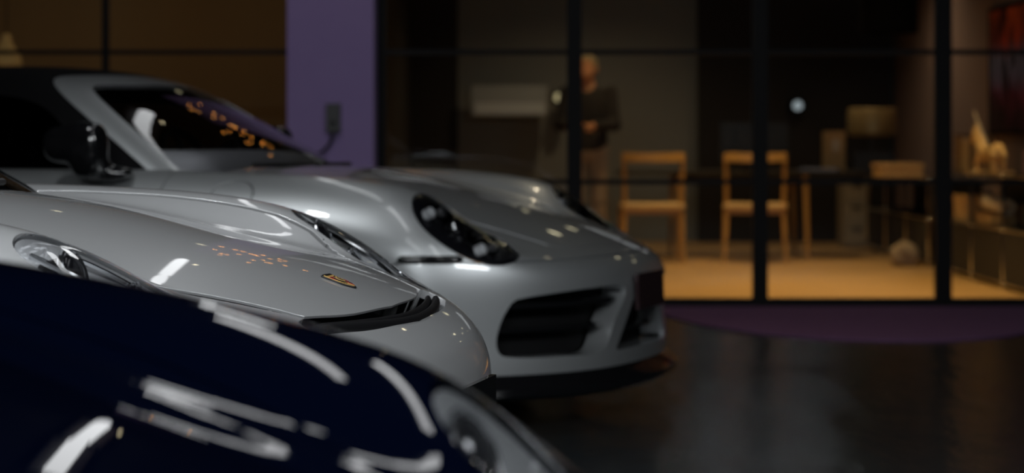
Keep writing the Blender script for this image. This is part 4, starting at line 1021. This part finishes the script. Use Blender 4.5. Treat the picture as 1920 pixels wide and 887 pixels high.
lamp('added_painting_fill', 'SPOT', (2.6, 15.3, 2.85), 11, (1, .8, .62), (0, math.radians(45), 0), spot_size=1.2, spot_blend=.6, shadow_soft_size=.05)  # added spot that brightens the painting, without a fixture

# drum lamp, black base box, and the things by the back wall
dl = empty('table_lamp', (at(1635, 250, 18.9).x, 18.9, .704)); tag(dl, 'lamp with wide bronze drum shade on a black block base', 'lamp')
box('base', (0, 0, .10), (.36, .24, .20), M['black'], dl, bevel=.01); tube('stem', [(0, 0, .2), (0, 0, .36)], .02, M['black'], dl)
bm = bmesh.new(); add_lathe(bm, [(.175, .345), (.18, .335), (.215, .36), (.215, .56), (.20, .585), (.19, .58), (.195, .36), (.175, .345)], seg=40); finish(bm, 'lamp_shade', BRASS, dl)
pn = empty('file_box', (at(1573, 320, 18.3).x, 18.6, .7405)); tag(pn, 'upright tan file box standing at the right end of the table', 'box')
box('case', (0, 0, .17), (.16, .25, .34), CARD, pn, bevel=.004); box('spine_label', (0, -.127, .22), (.06, .003, .10), PAPER, pn, bevel=0)
tb = empty('storage_box', (at(1685, 308, 17.4).x, 17.45, .704)); tag(tb, 'flat tan box with lid lying on the farther cabinet', 'box'); box('body', (0, 0, .045), (.34, .40, .09), CARD, tb, bevel=.006); box('lid', (0, 0, .093), (.36, .42, .03), CARD, tb, bevel=.006)
pd = empty('drawer_pedestal', (at(1615, 400, 19.6).x, 20.05, 0)); tag(pd, 'narrow beige drawer pedestal standing behind the cabinets on the oak floor', 'cabinet')
BEI = mat('beige_metal', (.30, .24, .16), .6); box('body', (0, 0, .32), (.24, .4, .62), BEI, pd, bevel=.008)
for k in range(3):
    d_ = box('drawer', (0, -.205, .13+.20*k), (.225, .014, .185), BEI, pd, bevel=.004); box('handle', (0, -.012, .05), (.10, .012, .014), M['frame'], d_)
sk = blob('rumpled_bag', lambda x, y, z: smax(ellips((0, 0, .08), (.115, .10, .11), 2.3)(x, y, z)+.012*np.sin(x*40+z*25)*np.sin(y*35-z*30), -z, .01), (-.17, -.15, -.03), (.17, .15, .23), .010, mat('pale_cloth', (.34, .26, .19), .85))
sk.location = (3.13, 17.0, .001); tag(sk, 'pale rumpled cloth bag on the oak floor left of the heavy post', 'bag')
# dark drum pendant high up
dp = empty('drum_pendant', (at(1668, 30, 17.5).x, 17.5, 2.90)); tag(dp, 'big black drum pendant hanging near the office ceiling', 'lamp')
tube('rod', [(0, 0, 0), (0, 0, -.45)], .012, M['frame'], dp); bm = bmesh.new(); add_lathe(bm, [(.02, -.44), (.22, -.45), (.23, -.47), (.23, -1.02), (.218, -1.02), (.215, -.48), (.02, -.46)], seg=40); finish(bm, 'drum_shade', M['fabric'], dp)
# pendant of gold glass behind the far-left window
gp = empty('glass_pendant', (at(12, 95, 13.6).x, 13.6, 3.2)); tag(gp, 'small glowing gold glass pendant behind the far left window', 'lamp'); zz = at(12, 95, 13.6).z-3.2
tube('cord', [(0, 0, 0), (0, 0, zz+.11)], .004, M['frame'], gp, 6)
bm = bmesh.new(); add_lathe(bm, [(.012, zz+.11), (.03, zz+.09), (.035, zz+.05), (.085, zz-.02), (.10, zz-.09), (.094, zz-.09), (.03, zz+.05)], seg=28); finish(bm, 'bell_shade', mat('gold_glass', (.55, .34, .12), .35, .3, emis=(1, .55, .18), emis_s=.06), gp)
bm = bmesh.new(); bmesh.ops.create_uvsphere(bm, u_segments=16, v_segments=10, radius=.032); finish(bm, 'bulb', emit_mat('gold_bulb', (1, .66, .30), 1.6), gp, loc=(0, 0, zz-.03))
